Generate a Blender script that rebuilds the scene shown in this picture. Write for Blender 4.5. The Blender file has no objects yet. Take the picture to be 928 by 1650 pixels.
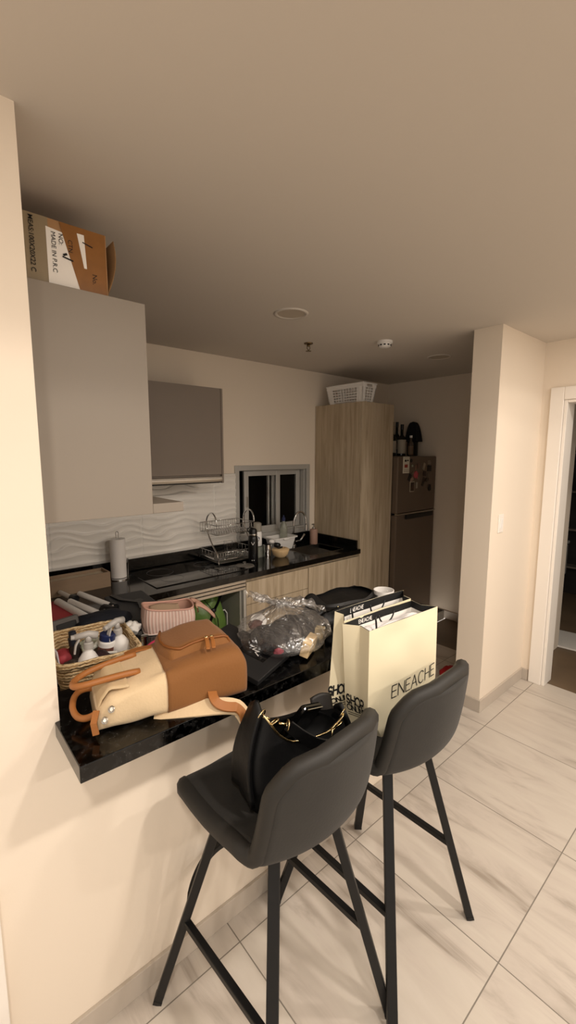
import bpy, bmesh, math, random
from mathutils import Vector, Matrix, noise
PI = math.pi
rnd = random.Random(7)
scn = bpy.context.scene
C = scn.collection

# ------------------------------------------------------------------ camera, world, lights, exposure
EYE = 1.70
F, YAW, PITCH, ROLL = 699.15, .714628, .133892, -.0013835
cy_, sy_ = math.cos(YAW), math.sin(YAW)
fwd = Vector((sy_*math.cos(PITCH), cy_*math.cos(PITCH), -math.sin(PITCH)))
right = Vector((cy_, -sy_, 0)); down = fwd.cross(right)
r2 = math.cos(ROLL)*right + math.sin(ROLL)*down
d2 = -math.sin(ROLL)*right + math.cos(ROLL)*down
cam = bpy.data.cameras.new('camera'); co = bpy.data.objects.new('camera', cam); C.objects.link(co)
m = Matrix((r2, -d2, -fwd)).transposed().to_4x4(); m.translation = (0, 0, EYE)
co.matrix_world = m
cam.sensor_fit = 'VERTICAL'; cam.sensor_height = 36; cam.lens = F/1650*36; cam.clip_start = .02
scn.camera = co
scn.view_settings.view_transform = 'Standard'
scn.view_settings.look = 'None'
scn.view_settings.gamma = 1
scn.view_settings.use_curve_mapping = False
scn.view_settings.exposure = -0.06
w = bpy.data.worlds.new('world'); scn.world = w; w.use_nodes = True
w.node_tree.nodes['Background'].inputs[0].default_value = (1, .90, .79, 1)
w.node_tree.nodes['Background'].inputs[1].default_value = 1.12

LAMP_COL = (1, .905, .805)
def downlight(x, y, disc=15, beam=25):
    # round recessed LED panel in the living-room ceiling: diffuse disc plus its brighter central beam
    l = bpy.data.lights.new('downlight', 'AREA'); l.shape = 'DISK'; l.size = .14; l.energy = disc; l.color = LAMP_COL
    o = bpy.data.objects.new('downlight', l); C.objects.link(o); o.location = (x, y, 2.452)
    l = bpy.data.lights.new('downlight_beam', 'SPOT'); l.energy = beam; l.color = LAMP_COL
    l.spot_size = math.radians(151); l.spot_blend = .10; l.shadow_soft_size = .05
    o = bpy.data.objects.new('downlight_beam', l); C.objects.link(o); o.location = (x, y, 2.45)
for x in (-.25, .94, 2.13):
    downlight(x, -.29); downlight(x, -2.1)
downlight(2.95, .10, 8, 11)

# ------------------------------------------------------------------ helpers
class B:
    def __init__(s): s.bm = bmesh.new(); s.mi = 0
    def _m(s, fs):
        for f in fs: f.material_index = s.mi
    def box(s, c, d, rot=None):
        r = bmesh.ops.create_cube(s.bm, size=1)
        M = Matrix.Diagonal((d[0], d[1], d[2], 1))
        if rot is not None: M = rot.to_4x4() @ M
        M = Matrix.Translation(c) @ M
        bmesh.ops.transform(s.bm, matrix=M, verts=r['verts'])
        s._m({f for v in r['verts'] for f in v.link_faces}); return s
    def bb(s, a, b):
        return s.box([(a[i]+b[i])/2 for i in range(3)], [abs(b[i]-a[i]) for i in range(3)])
    def loft(s, rings, cap0=True, cap1=True, closed=True):
        vs = [[s.bm.verts.new(p) for p in r] for r in rings]; fs = []
        n = len(rings[0])
        for a, b in zip(vs, vs[1:]):
            for i in range(n if closed else n-1):
                j = (i+1) % n
                try: fs.append(s.bm.faces.new((a[i], a[j], b[j], b[i])))
                except ValueError: pass
        if cap0: fs.append(s.bm.faces.new(vs[0][::-1]))
        if cap1: fs.append(s.bm.faces.new(vs[-1]))
        s._m(fs); return s
    def lathe(s, prof, seg=24, c=(0, 0, 0), cap=True, M=None):
        rings = []
        for r, z in prof:
            ring = []
            for i in range(seg):
                p = Vector((max(r, 1e-4)*math.cos(2*PI*i/seg), max(r, 1e-4)*math.sin(2*PI*i/seg), z))
                if M is not None: p = M @ p
                ring.append(p + Vector(c))
            rings.append(ring)
        return s.loft(rings, cap, cap)
    def tube(s, pts, r, seg=8, closed=False, rect=None, up=None):
        pts = [Vector(p) for p in pts]; n = len(pts); rings = []
        prev = None
        for i, p in enumerate(pts):
            if closed: t = pts[(i+1) % n] - pts[i-1]
            else: t = pts[min(i+1, n-1)] - pts[max(i-1, 0)]
            t.normalize()
            if prev is None or up is not None:
                u = Vector(up) if up is not None else (Vector((0, 0, 1)) if abs(t.z) < .9 else Vector((0, 1, 0)))
            else: u = prev
            a = u - t*u.dot(t); a.normalize(); b = t.cross(a); prev = a
            rr = r(i/(n-1)) if callable(r) else r
            if rect:
                w_, h_ = rect
                ring = [p + b*(w_/2*q[0]) + a*(h_/2*q[1]) for q in ((-1, -1), (1, -1), (1, 1), (-1, 1))]
            else:
                ring = [p + (a*math.cos(2*PI*k/seg) + b*math.sin(2*PI*k/seg))*rr for k in range(seg)]
            rings.append(ring)
        if closed: rings.append(rings[0])
        if closed:
            vs = [[s.bm.verts.new(p) for p in r_] for r_ in rings[:-1]]; fs = []
            k = len(vs[0])
            for i in range(n):
                a_, b_ = vs[i], vs[(i+1) % n]
                for q in range(k):
                    try: fs.append(s.bm.faces.new((a_[q], a_[(q+1) % k], b_[(q+1) % k], b_[q])))
                    except ValueError: pass
            s._m(fs); return s
        return s.loft(rings)
    def grid(s, fn, nu, nv, wrap=False):
        vs = [[s.bm.verts.new(fn(i/nu, j/nv)) for j in range(nv+1)] for i in range(nu+1 if not wrap else nu)]
        fs = []
        for i in range(nu):
            for j in range(nv):
                k = (i+1) % len(vs)
                fs.append(s.bm.faces.new((vs[i][j], vs[k][j], vs[k][j+1], vs[i][j+1])))
        s._m(fs); return s
    def prism(s, poly, z0, z1):
        return s.loft([[(x, y, z0) for x, y in poly], [(x, y, z1) for x, y in poly]])
    def sphere(s, c, r, sc=(1, 1, 1), seg=16):
        q = bmesh.ops.create_uvsphere(s.bm, u_segments=seg, v_segments=max(6, seg//2), radius=r)
        bmesh.ops.transform(s.bm, matrix=Matrix.Translation(c) @ Matrix.Diagonal((*sc, 1)), verts=q['verts'])
        s._m({f for v in q['verts'] for f in v.link_faces}); return s

def obj(name, b, mats, parent=None, smooth=False, bevel=0, subsurf=0, solid=0, normals=True, offset=0):
    me = bpy.data.meshes.new(name)
    if normals: bmesh.ops.recalc_face_normals(b.bm, faces=b.bm.faces[:])
    b.bm.to_mesh(me); b.bm.free()
    for mm in (mats if isinstance(mats, (list, tuple)) else [mats]): me.materials.append(mm)
    if smooth:
        for p in me.polygons: p.use_smooth = True
    o = bpy.data.objects.new(name, me); C.objects.link(o)
    if parent is not None: o.parent = parent
    if solid:
        q = o.modifiers.new('s', 'SOLIDIFY'); q.thickness = solid; q.offset = offset
    if bevel:
        q = o.modifiers.new('b', 'BEVEL'); q.width = bevel; q.segments = 2; q.limit_method = 'ANGLE'; q.angle_limit = .6
    if subsurf:
        q = o.modifiers.new('u', 'SUBSURF'); q.levels = subsurf; q.render_levels = subsurf
    if smooth == 'auto':
        me.set_sharp_from_angle(angle=.6)
    return o
def tag(o, label, cat, group=None):
    o['label'] = label; o['category'] = cat
    if group: o['group'] = group
    return o
def thing(name, label, cat, loc=(0, 0, 0), rz=0, group=None):
    o = bpy.data.objects.new(name, None); C.objects.link(o); o.empty_display_size = .05
    o.location = loc; o.rotation_euler = (0, 0, rz)
    return tag(o, label, cat, group)
def struct(name, b, mm, parent=None, **k):
    o = obj(name, b, mm, parent, **k)
    if parent is None: o['kind'] = 'structure'
    return o
def lab(o, t): o['label'] = t; return o

def hx(h):
    v = [int(h[i:i+2], 16)/255 for i in (0, 2, 4)]
    return tuple(x/12.92 if x <= .04045 else ((x+.055)/1.055)**2.4 for x in v) + (1,)
def mat(name, col, rough=.5, metal=0, spec=.5, bump=0, bscale=80, var=0, vscale=6, trans=0, coat=0, sheen=0, alpha=1, ior=1.45, stretch=None):
    mm = bpy.data.materials.new(name); mm.use_nodes = True; nt = mm.node_tree; p = nt.nodes['Principled BSDF']
    col = hx(col) if isinstance(col, str) else col
    p.inputs['Base Color'].default_value = col; p.inputs['Roughness'].default_value = rough
    p.inputs['Metallic'].default_value = metal; p.inputs['Specular IOR Level'].default_value = spec
    p.inputs['Transmission Weight'].default_value = trans; p.inputs['Coat Weight'].default_value = coat
    p.inputs['Sheen Weight'].default_value = sheen; p.inputs['Alpha'].default_value = alpha; p.inputs['IOR'].default_value = ior
    tc = nt.nodes.new('ShaderNodeTexCoord'); src = tc.outputs['Object']
    if stretch:
        mp = nt.nodes.new('ShaderNodeMapping'); mp.inputs['Scale'].default_value = stretch
        nt.links.new(src, mp.inputs[0]); src = mp.outputs[0]
    if var:
        n = nt.nodes.new('ShaderNodeTexNoise'); n.inputs['Scale'].default_value = vscale; n.inputs['Detail'].default_value = 5
        nt.links.new(src, n.inputs['Vector'])
        r = nt.nodes.new('ShaderNodeValToRGB')
        r.color_ramp.elements[0].position = .32; r.color_ramp.elements[1].position = .68
        r.color_ramp.elements[0].color = (*[c*(1-var) for c in col[:3]], 1)
        r.color_ramp.elements[1].color = (*[min(1, c*(1+var)) for c in col[:3]], 1)
        nt.links.new(n.outputs['Fac'], r.inputs[0]); nt.links.new(r.outputs[0], p.inputs['Base Color'])
    if bump:
        n2 = nt.nodes.new('ShaderNodeTexNoise'); n2.inputs['Scale'].default_value = bscale; n2.inputs['Detail'].default_value = 3
        nt.links.new(src, n2.inputs['Vector'])
        bp = nt.nodes.new('ShaderNodeBump'); bp.inputs['Strength'].default_value = bump; bp.inputs['Distance'].default_value = .01
        nt.links.new(n2.outputs['Fac'], bp.inputs['Height']); nt.links.new(bp.outputs[0], p.inputs['Normal'])
    return mm

M_wall = mat('cream_paint', 'E9DCCB', .75, spec=.25, bump=.02, bscale=220)
M_ceil = mat('ceiling_paint', 'D0C8BE', .9, spec=.1, bump=.02, bscale=160)
M_taupe = mat('taupe_laminate', '91887D', .42, spec=.4)
M_taupe_d = mat('dark_taupe_laminate', '7F746A', .45, spec=.4)
M_white = mat('white_lacquer', 'EFE8DF', .4)
M_plastic = mat('white_plastic', 'EDEAE6', .4)
M_black = mat('black_plastic', '0D0D0E', .4)
M_blackmetal = mat('black_powder_coat', '101011', .45, spec=.4)
M_steel = mat('brushed_steel', 'B9B4AC', .28, metal=1)
M_chrome = mat('chrome', 'D8D8D8', .08, metal=1)
M_alu = mat('aluminium', 'BDBBB6', .42, metal=.35)
M_gold = mat('gold_metal', 'E2CB9A', .22, metal=1)
M_card = mat('cardboard', 'A9825A', .8, var=.08, vscale=9)
M_ink = mat('black_ink', '121212', .7)
M_paper = mat('white_paper', 'F0ECE6', .8)

# granite
def granite():
    mm = mat('black_granite', '0B0B0C', .12, spec=.5); nt = mm.node_tree; p = nt.nodes['Principled BSDF']
    tc = nt.nodes.new('ShaderNodeTexCoord'); v = nt.nodes.new('ShaderNodeTexVoronoi'); v.inputs['Scale'].default_value = 170
    n = nt.nodes.new('ShaderNodeTexNoise'); n.inputs['Scale'].default_value = 60; n.inputs['Detail'].default_value = 6
    nt.links.new(tc.outputs['Object'], v.inputs['Vector']); nt.links.new(tc.outputs['Object'], n.inputs['Vector'])
    r = nt.nodes.new('ShaderNodeValToRGB'); r.color_ramp.elements[0].position = .05; r.color_ramp.elements[1].position = .22
    r.color_ramp.elements[0].color = (.10, .10, .095, 1); r.color_ramp.elements[1].color = (.006, .006, .006, 1)
    nt.links.new(v.outputs['Distance'], r.inputs[0])
    r2_ = nt.nodes.new('ShaderNodeValToRGB'); r2_.color_ramp.elements[0].position = .5; r2_.color_ramp.elements[1].position = .62
    r2_.color_ramp.elements[0].color = (.005, .005, .0055, 1); r2_.color_ramp.elements[1].color = (1, 1, 1, 1)
    nt.links.new(n.outputs['Fac'], r2_.inputs[0])
    mx = nt.nodes.new('ShaderNodeMix'); mx.data_type = 'RGBA'; mx.blend_type = 'MULTIPLY'; mx.inputs[0].default_value = 1
    nt.links.new(r.outputs[0], mx.inputs[6]); nt.links.new(r2_.outputs[0], mx.inputs[7])
    nt.links.new(mx.outputs[2], p.inputs['Base Color']); return mm
M_granite = granite()
# light oak laminate, vertical grain
def wood(name, c0, c1, c2):
    mm = mat(name, c1, .45, spec=.35); nt = mm.node_tree; p = nt.nodes['Principled BSDF']
    tc = nt.nodes.new('ShaderNodeTexCoord'); mp = nt.nodes.new('ShaderNodeMapping'); mp.inputs['Scale'].default_value = (18, 18, 1.1)
    nt.links.new(tc.outputs['Object'], mp.inputs[0])
    n = nt.nodes.new('ShaderNodeTexNoise'); n.inputs['Scale'].default_value = 1.6; n.inputs['Detail'].default_value = 8; n.inputs['Roughness'].default_value = .62
    n.inputs['Distortion'].default_value = .6
    nt.links.new(mp.outputs[0], n.inputs['Vector'])
    r = nt.nodes.new('ShaderNodeValToRGB'); e = r.color_ramp.elements
    e[0].position = .3; e[0].color = hx(c0); e[1].position = .72; e[1].color = hx(c2)
    k = e.new(.5); k.color = hx(c1)
    nt.links.new(n.outputs['Fac'], r.inputs[0]); nt.links.new(r.outputs[0], p.inputs['Base Color']); return mm
M_oak = wood('oak_laminate', '9C8B73', 'B5A48B', 'C8B9A2')
M_oak_edge = wood('oak_edge', '8E7F69', 'A09079', 'B0A089')

# floor tiles: .622 m squares, veined along Y
TS, TX, TY = .622, .732, .476
def floor_mat():
    mm = mat('veined_porcelain', 'CFC6BA', .28, spec=.5); nt = mm.node_tree; p = nt.nodes['Principled BSDF']; L = nt.links.new
    N = nt.nodes.new
    g = N('ShaderNodeNewGeometry'); sp = N('ShaderNodeSeparateXYZ'); L(g.outputs['Position'], sp.inputs[0])
    def ma(op, a, b=None):
        q = N('ShaderNodeMath'); q.operation = op
        for i, x in enumerate((a, b)):
            if x is None: continue
            if isinstance(x, (int, float)): q.inputs[i].default_value = x
            else: L(x, q.inputs[i])
        return q.outputs[0]
    def cell(o, off):
        t = ma('DIVIDE', ma('SUBTRACT', o, off), TS); f = ma('FRACT', t); fl = ma('FLOOR', t)
        e = ma('MINIMUM', f, ma('SUBTRACT', 1, f)); return fl, e
    fx, ex = cell(sp.outputs[0], TX); fy, ey = cell(sp.outputs[1], TY)
    edge = ma('MINIMUM', ex, ey); gm = ma('LESS_THAN', edge, .0032)
    seed = ma('ADD', ma('MULTIPLY', fx, 7.31), ma('MULTIPLY', fy, 3.77))
    cb = N('ShaderNodeCombineXYZ'); L(ma('ADD', ma('MULTIPLY', sp.outputs[0], 1.0), seed), cb.inputs[0])
    L(ma('ADD', ma('MULTIPLY', sp.outputs[1], .16), ma('MULTIPLY', sp.outputs[0], .09)), cb.inputs[1]); L(seed, cb.inputs[2])
    n = N('ShaderNodeTexNoise'); n.inputs['Scale'].default_value = 9; n.inputs['Detail'].default_value = 7; n.inputs['Roughness'].default_value = .6; n.inputs['Distortion'].default_value = 1.1
    L(cb.outputs[0], n.inputs['Vector'])
    r = N('ShaderNodeValToRGB'); e = r.color_ramp.elements
    e[0].position = .28; e[0].color = hx('9A8F83'); e[1].position = .75; e[1].color = hx('CCC3B8')
    for pos, c in ((.38, 'B5ABA0'), (.46, 'C2B8AD'), (.56, 'C6BDB1')):
        k = e.new(pos); k.color = hx(c)
    L(n.outputs['Fac'], r.inputs[0])
    mx = N('ShaderNodeMix'); mx.data_type = 'RGBA'; L(gm, mx.inputs[0]); L(r.outputs[0], mx.inputs[6]); mx.inputs[7].default_value = hx('7E766C')
    L(mx.outputs[2], p.inputs['Base Color'])
    rr = ma('ADD', ma('MULTIPLY', gm, .5), .3); L(rr, p.inputs['Roughness'])
    bp = N('ShaderNodeBump'); bp.inputs['Strength'].default_value = .4; bp.inputs['Distance'].default_value = .002
    L(ma('SUBTRACT', 1, gm), bp.inputs['Height']); L(bp.outputs[0], p.inputs['Normal'])
    return mm
M_floor = floor_mat()
M_base = mat('tile_baseboard', 'BDB2A5', .35, var=.06, vscale=5)

def sm(x): return x*x*(3-2*x)

# ------------------------------------------------------------------ stroke lettering
GL = {'E': [[(1, 0), (0, 0), (0, 1), (1, 1)], [(0, .52), (.86, .52)]],
      'N': [[(0, 0), (0, 1), (1, 0), (1, 1)]],
      'A': [[(0, 0), (.5, 1), (1, 0)], [(.19, .36), (.81, .36)]],
      'C': [[(.5+.5*math.cos(t), .5+.5*math.sin(t)) for t in [PI*(.25+1.5*k/14) for k in range(15)]]],
      'H': [[(0, 0), (0, 1)], [(1, 0), (1, 1)], [(0, .52), (1, .52)]],
      'S': [[(.5+.42*math.cos(t), .745+.255*math.sin(t)) for t in [PI*(.15+1.35*k/9) for k in range(10)]] +
            [(.5+.46*math.cos(t), .265+.265*math.sin(t)) for t in [PI*(.5-1.38*k/9) for k in range(10)]]],
      'O': [[(.5+.56*math.cos(t), .5+.5*math.sin(t)) for t in [2*PI*k/20 for k in range(21)]]],
      'P': [[(0, 0), (0, 1), (.5, 1), (.78, .93), (.88, .73), (.78, .53), (.5, .46), (0, .46)]],
      'L': [[(0, 1), (0, 0), (.85, 0)]], 'I': [[(0, 0), (0, 1)]]}
GW = {'E': .5, 'N': .66, 'A': .74, 'C': .74, 'H': .62, 'S': .56, 'O': .84, 'P': .6, 'L': .5, 'I': .02}
def letters(b, text, h, wd, place, gap=.2):
    """stroke letters; place(x, y) maps flat text coords (m) to 3D point, normal"""
    x = 0
    for ch in text:
        if ch == ' ': x += .4*h; continue
        for st in GL[ch]:
            for p, q in zip(st, st[1:]):
                a = Vector((x+p[0]*GW[ch]*h, p[1]*h)); c = Vector((x+q[0]*GW[ch]*h, q[1]*h))
                d = (c-a); l = d.length; d.normalize(); nrm = Vector((-d.y, d.x))*wd/2
                a2 = a - d*wd*.4; c2 = c + d*wd*.4
                n = max(1, int(l/.02)); pts = [a2.lerp(c2, i/n) for i in range(n+1)]
                top = [b.bm.verts.new(place(*(k+nrm))) for k in pts]; bot = [b.bm.verts.new(place(*(k-nrm))) for k in pts]
                for i in range(n):
                    f = b.bm.faces.new((bot[i], bot[i+1], top[i+1], top[i])); f.material_index = b.mi
        x += (GW[ch]+gap)*h
    return x
def printed(b, text, h, place, bold=0):
    cu = bpy.data.curves.new('t', 'FONT'); cu.body = text; cu.size = h/.7; cu.offset = bold*h
    o = bpy.data.objects.new('t', cu); me = bpy.data.meshes.new_from_object(o)
    vs = [b.bm.verts.new(place(v.co.x, v.co.y)) for v in me.vertices]
    for p in me.polygons:
        try: f = b.bm.faces.new([vs[i] for i in p.vertices]); f.material_index = b.mi
        except ValueError: pass
    wd = max((v.co.x for v in me.vertices), default=0)
    bpy.data.objects.remove(o); bpy.data.meshes.remove(me); bpy.data.curves.remove(cu); return wd

# ================================================================== SETTING
H = 2.46; YW = 1.19; YB = 3.02; XP = .24
struct('floor', B().bb((-3, -4.5, -.05), (3.46, 3.3, 0)), M_floor)
struct('ceiling', B().bb((-3, -4.5, H), (7, 3.3, H+.1)), M_ceil)
b = B().bb((-3, YW, 0), (XP, YW+.12, H)); b.bb((XP, YW, 0), (1.74, YW+.12, .963))
struct('wall_front', b, M_wall)
struct('wall_left', B().bb((.05, YW+.12, 0), (.252, YB+.2, H)), M_wall)
# back wall round the window opening
wx0, wx1, wz0, wz1 = 2.055, 2.862, .985, 1.578
b = B(); b.bb((.05, YB, 0), (wx0, YB+.16, H)); b.bb((wx1, YB, 0), (4.3, YB+.16, H)); b.bb((wx0, YB, 0), (wx1, YB+.16, wz0)); b.bb((wx0, YB, wz1), (wx1, YB+.16, H))
struct('wall_back', b, M_wall)
struct('wall_east', B().bb((4.09, 1.37, 0), (4.22, YB, H)), M_wall)
struct('wall_column', B().bb((2.715, 1.195, 0), (4.22, 1.37, H)), M_wall)
XD = 3.40
b = B(); b.bb((XD, 1.062, 0), (XD+.13, 1.195, H)); b.bb((XD, .17, 2.10), (XD+.13, 1.062, H)); b.bb((XD, -4.5, 0), (XD+.13, .17, H))
struct('wall_right', b, M_wall)
# baseboards
def skirt(name, a, c):
    o = struct(name, B().bb(a, c), M_base, bevel=.002)
skirt('baseboard_bar', (.075, YW-.012, 0), (1.752, YW, .08))
skirt('baseboard_column', (2.703, 1.183, 0), (XD, 1.195, .085))
skirt('baseboard_end', (2.703, 1.195, 0), (2.715, 1.37, .085))
skirt('baseboard_right', (XD-.012, 1.145, 0), (XD, 1.184, .085))
skirt('baseboard_alcove', (4.078, 1.37, 0), (4.09, 2.5, .085))
struct('trim_1', B().bb((.02, YW-.03, 0), (.072, YW, .62)), M_white, bevel=.003)
# door frame
b = B(); b.bb((XD-.018, 1.052, 0), (XD, 1.137, 2.15)); b.bb((XD-.018, .18, 2.065), (XD, 1.052, 2.15)); b.bb((XD-.018, .08, 0), (XD, .18, 2.15))
dr = struct('door_1', b, M_white, bevel=.004)
b = B(); b.bb((XD-.006, 1.030, 0), (XD+.14, 1.051, 2.065)); b.bb((XD-.006, .181, 2.045), (XD+.14, 1.030, 2.064)); b.bb((XD-.006, .181, 0), (XD+.14, .20, 2.045)); b.bb((XD+.001, 1.0515, 0), (XD+.14, 1.0615, 2.098)); b.bb((XD+.001, .181, 2.0655), (XD+.14, 1.051, 2.098))
obj('door_jamb', b, M_white, dr, bevel=.003)
# bathroom beyond the door
M_bfloor = mat('brown_stone_tile', '6E5C48', .45, var=.18, vscale=3)
M_bwall = mat('dark_stone_tile', '2C2724', .5, var=.3, vscale=2, stretch=(1, 1, 4))
struct('floor_bathroom', B().bb((3.46, -.6, -.05), (6.2, 2.2, -.002)), M_bfloor)
b = B(); b.bb((6.0, -.6, 0), (6.1, 2.2, H)); b.bb((4.22, 1.9, 0), (6.1, 2.0, H)); b.bb((3.53, -.7, 0), (6.1, -.6, H))
struct('wall_bathroom', b, M_bwall)
# added enclosure behind the window, blocks ambient light so the panes stay black
M_night = mat('night_black', '101010', .9)
b = B(); b.bb((1.5, 4.2, 0), (3.5, 4.3, 3)); b.bb((1.4, 3.2, 0), (1.5, 4.3, 3)); b.bb((3.5, 3.2, 0), (3.6, 4.3, 3)); b.bb((1.4, 3.18, 3), (3.6, 4.3, 3.1)); b.bb((1.4, 3.18, -.1), (3.6, 4.3, 0))
struct('wall_blackout', b, M_night)

# wavy white backsplash tiles
def backsplash():
    x0, x1, z0, z1 = .254, 2.03, .955, 1.535
    nx, nz = 300, 130
    def fn(u, v):
        x = x0+u*(x1-x0); z = z0+v*(z1-z0)
        w1 = .020*math.sin(2*PI*x/.42+.7*math.sin(z*23))+.008*math.sin(2*PI*x/.23+z*31)
        t = (z+w1*(.6+.6*math.sin(z*17+1)))/.052
        f = t-math.floor(t)
        h = (f/.8 if f < .8 else (1-f)/.2)
        h = .011*h**1.8
        for jx in (.62, 1.22, 1.82):
            if abs(x-jx) < .003: h = -.0025
        return (x, YB-.012-h, z)
    b = B().grid(fn, nx, nz)
    return b
M_tile = mat('white_wave_tile', 'E6E2DB', .16, spec=.5)
struct('trim_2', backsplash(), M_tile, smooth=True)
b = B().bb((.254, YB-.0085, .955), (2.03, YB, 1.536)); struct('trim_3', b, mat('tile_grout', 'A8A198', .8))

# window
def frame(b, x0, x1, z0, z1, y0, y1, t):
    b.bb((x0, y0, z0), (x0+t, y1, z1)); b.bb((x1-t, y0, z0), (x1, y1, z1)); b.bb((x0+t, y0, z1-t), (x1-t, y1, z1)); b.bb((x0+t, y0, z0), (x1-t, y1, z0+t)); return b
win = struct('window_1', frame(B(), 2.03, 2.888, .957, 1.60, YB-.012, YB+.02, .043), M_alu, bevel=.003)
obj('track_frame', frame(B(), 2.062, 2.858, .99, 1.575, YB+.02, YB+.12, .022), M_alu, win, bevel=.002)
s1 = obj('sash', frame(B(), 2.15, 2.55, 1.01, 1.552, YB+.03, YB+.055, .046), M_alu, win, bevel=.003)
s2 = obj('sash', frame(B(), 2.49, 2.83, 1.01, 1.552, YB+.07, YB+.095, .046), M_alu, win, bevel=.003)
obj('sash_latch', B().bb((2.165, YB+.02, 1.24), (2.182, YB+.032, 1.33)), M_steel, s1, bevel=.003)
M_glass = mat('window_glass', 'FFFFFF', .02, trans=1, ior=1.2)
obj('pane', B().bb((2.19, YB+.04, 1.05), (2.51, YB+.045, 1.512)), M_glass, s1)
obj('pane', B().bb((2.53, YB+.08, 1.05), (2.79, YB+.085, 1.512)), M_glass, s2)
obj('outer_bar', B().bb((2.46, YB+.10, 1.01), (2.48, YB+.12, 1.552)), M_alu, win)

# ================================================================== FIXED KITCHEN
ZK = .862; ZB = 1.005
def panel(b, x0, x1, z0, z1, y0, y1): return b.bb((x0, y0, z0), (x1, y1, z1))
YC = 2.44
# drawer unit
t = thing('drawer_unit', 'oak base unit with two wide drawers right of the open oven niche', 'cabinet', (1.725, YC, 0))
obj('body', B().bb((0, .022, .1), (.608, .57, .82)), M_oak_edge, t)
obj('plinth', B().bb((0, .05, 0), (.608, .065, .1)), M_oak_edge, t)
obj('top_rail', B().bb((0, .012, .800), (.608, .03, .822)), M_oak_edge, t)
obj('drawer', B().bb((.002, 0, .63), (.606, .02, .795)), M_oak, t, bevel=.001)
obj('drawer', B().bb((.002, 0, .36), (.606, .02, .626)), M_oak, t, bevel=.001)
obj('drawer', B().bb((.002, 0, .105), (.606, .02, .356)), M_oak, t, bevel=.001)
t = thing('sink_cabinet', 'oak base unit with one plain door below the sink, beside the tall cabinet', 'cabinet', (2.337, YC, 0))
obj('body', (lambda b: (b.bb((0, .022, .1), (.02, .57, .82)), b.bb((.602, .022, .1), (.62, .57, .82)), b.bb((0, .022, .1), (.62, .57, .12)), b.bb((0, .55, .1), (.62, .57, .82)), b)[-1])(B()), M_oak_edge, t)
obj('plinth', B().bb((0, .05, 0), (.62, .065, .1)), M_oak_edge, t)
obj('top_rail', B().bb((0, .012, .800), (.62, .03, .822)), M_oak_edge, t)
obj('door', B().bb((.002, 0, .105), (.618, .02, .795)), M_oak, t, bevel=.001)
# oven niche unit
M_grey = mat('grey_melamine', '9C9A90', .5)
M_red = mat('dark_red_cloth', '6E1418', .85, bump=.15, bscale=60)
t = thing('oven_niche', 'open oven housing with slatted steel vent strip under the cooktop', 'cabinet', (1.03, YC, 0))
b = B(); b.bb((0, 0, .1), (.035, .57, .82)); b.bb((.655, .022, .1), (.69, .57, .82)); b.bb((0, .55, .1), (.69, .57, .82)); b.bb((0, .02, .1), (.69, .57, .12))
obj('body', b, M_grey, t)
obj('plinth', B().bb((0, .05, 0), (.69, .065, .1)), M_oak_edge, t)
obj('side_strip', B().bb((.672, -.002, .1), (.692, .02, .745)), M_alu, t)
obj('end_strip', B().bb((-.03, 0, .1), (.034, .02, .82)), M_oak, t)
vg = obj('vent_strip', B().bb((.035, .01, .745), (.69, .03, .822)), M_black, t)
b = B()
for k in range(3): b.bb((.035, -.004, .749+k*.025), (.69, .012, .767+k*.025))
obj('vent_slats', b, M_steel, vg)
# left base unit under the left run of worktop
t = tag(obj('corner_base_unit', (lambda b: (b.bb((.255, 1.335, .1), (.98, 2.43, .82)), b.bb((.255, 2.43, .1), (.99, 2.99, .82)), b.bb((.255, 1.4, 0), (.93, 2.95, .1)), b)[-1])(B()), M_oak), 'oak base units under the black worktop along the left wall', 'cabinet')
# worktop L with sink hole
sx0, sx1, sy0, sy1 = 2.44, 2.84, 2.53, 2.83
b = B(); zt0, zt1 = .822, ZK
b.bb((.254, 1.315, zt0), (1.0, 2.425, zt1)); b.bb((.254, 2.425, zt0), (sx0, YB-.003, zt1)); b.bb((sx1, 2.425, zt0), (2.957, YB-.003, zt1))
b.bb((sx0, 2.425, zt0), (sx1, sy0, zt1)); b.bb((sx0, sy1, zt0), (sx1, YB-.003, zt1))
wt = tag(obj('kitchen_worktop', b, M_granite), 'black granite worktop in an L along the left and back walls', 'countertop')
b = B(); b.bb((.256, YB-.024, ZK), (2.935, YB-.014, .957)); b.bb((2.935, 2.46, ZK), (2.957, YB-.004, .935))
obj('upstand', b, M_granite, wt, bevel=.002)
sk = B(); sk.bb((sx0-.004, sy0, .70), (sx0, sy1, ZK+.002)); sk.bb((sx1, sy0, .70), (sx1+.004, sy1, ZK+.002)); sk.bb((sx0, sy0-.004, .70), (sx1, sy0, ZK+.002)); sk.bb((sx0, sy1, .70), (sx1, sy1+.004, ZK+.002)); sk.bb((sx0, sy0, .70), (sx1, sy1, .705))
lab(obj('sink_basin', sk, M_steel, wt), 'stainless steel sink let into black worktop')
# cooktop
ck = thing('cooktop', 'black glass cooktop lying in the worktop above the oven niche', 'cooktop', (1.10, 2.52, ZK))
M_ckglass = mat('black_ceramic_glass', '080809', .06, coat=.3)
obj('glass_plate', B().bb((0, 0, 0), (.70, .45, .006)), M_ckglass, ck, bevel=.002)
M_ring = mat('ring_print', '5A5A5A', .5)
for (x, y, r) in ((.17, .13, .075), (.17, .32, .09), (.52, .13, .09), (.52, .32, .075)):
    obj('burner_ring', B().tube([(x+r*math.cos(2*PI*k/40), y+r*math.sin(2*PI*k/40), .0062) for k in range(40)], .0012, 4, closed=True), M_ring, ck)
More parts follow.
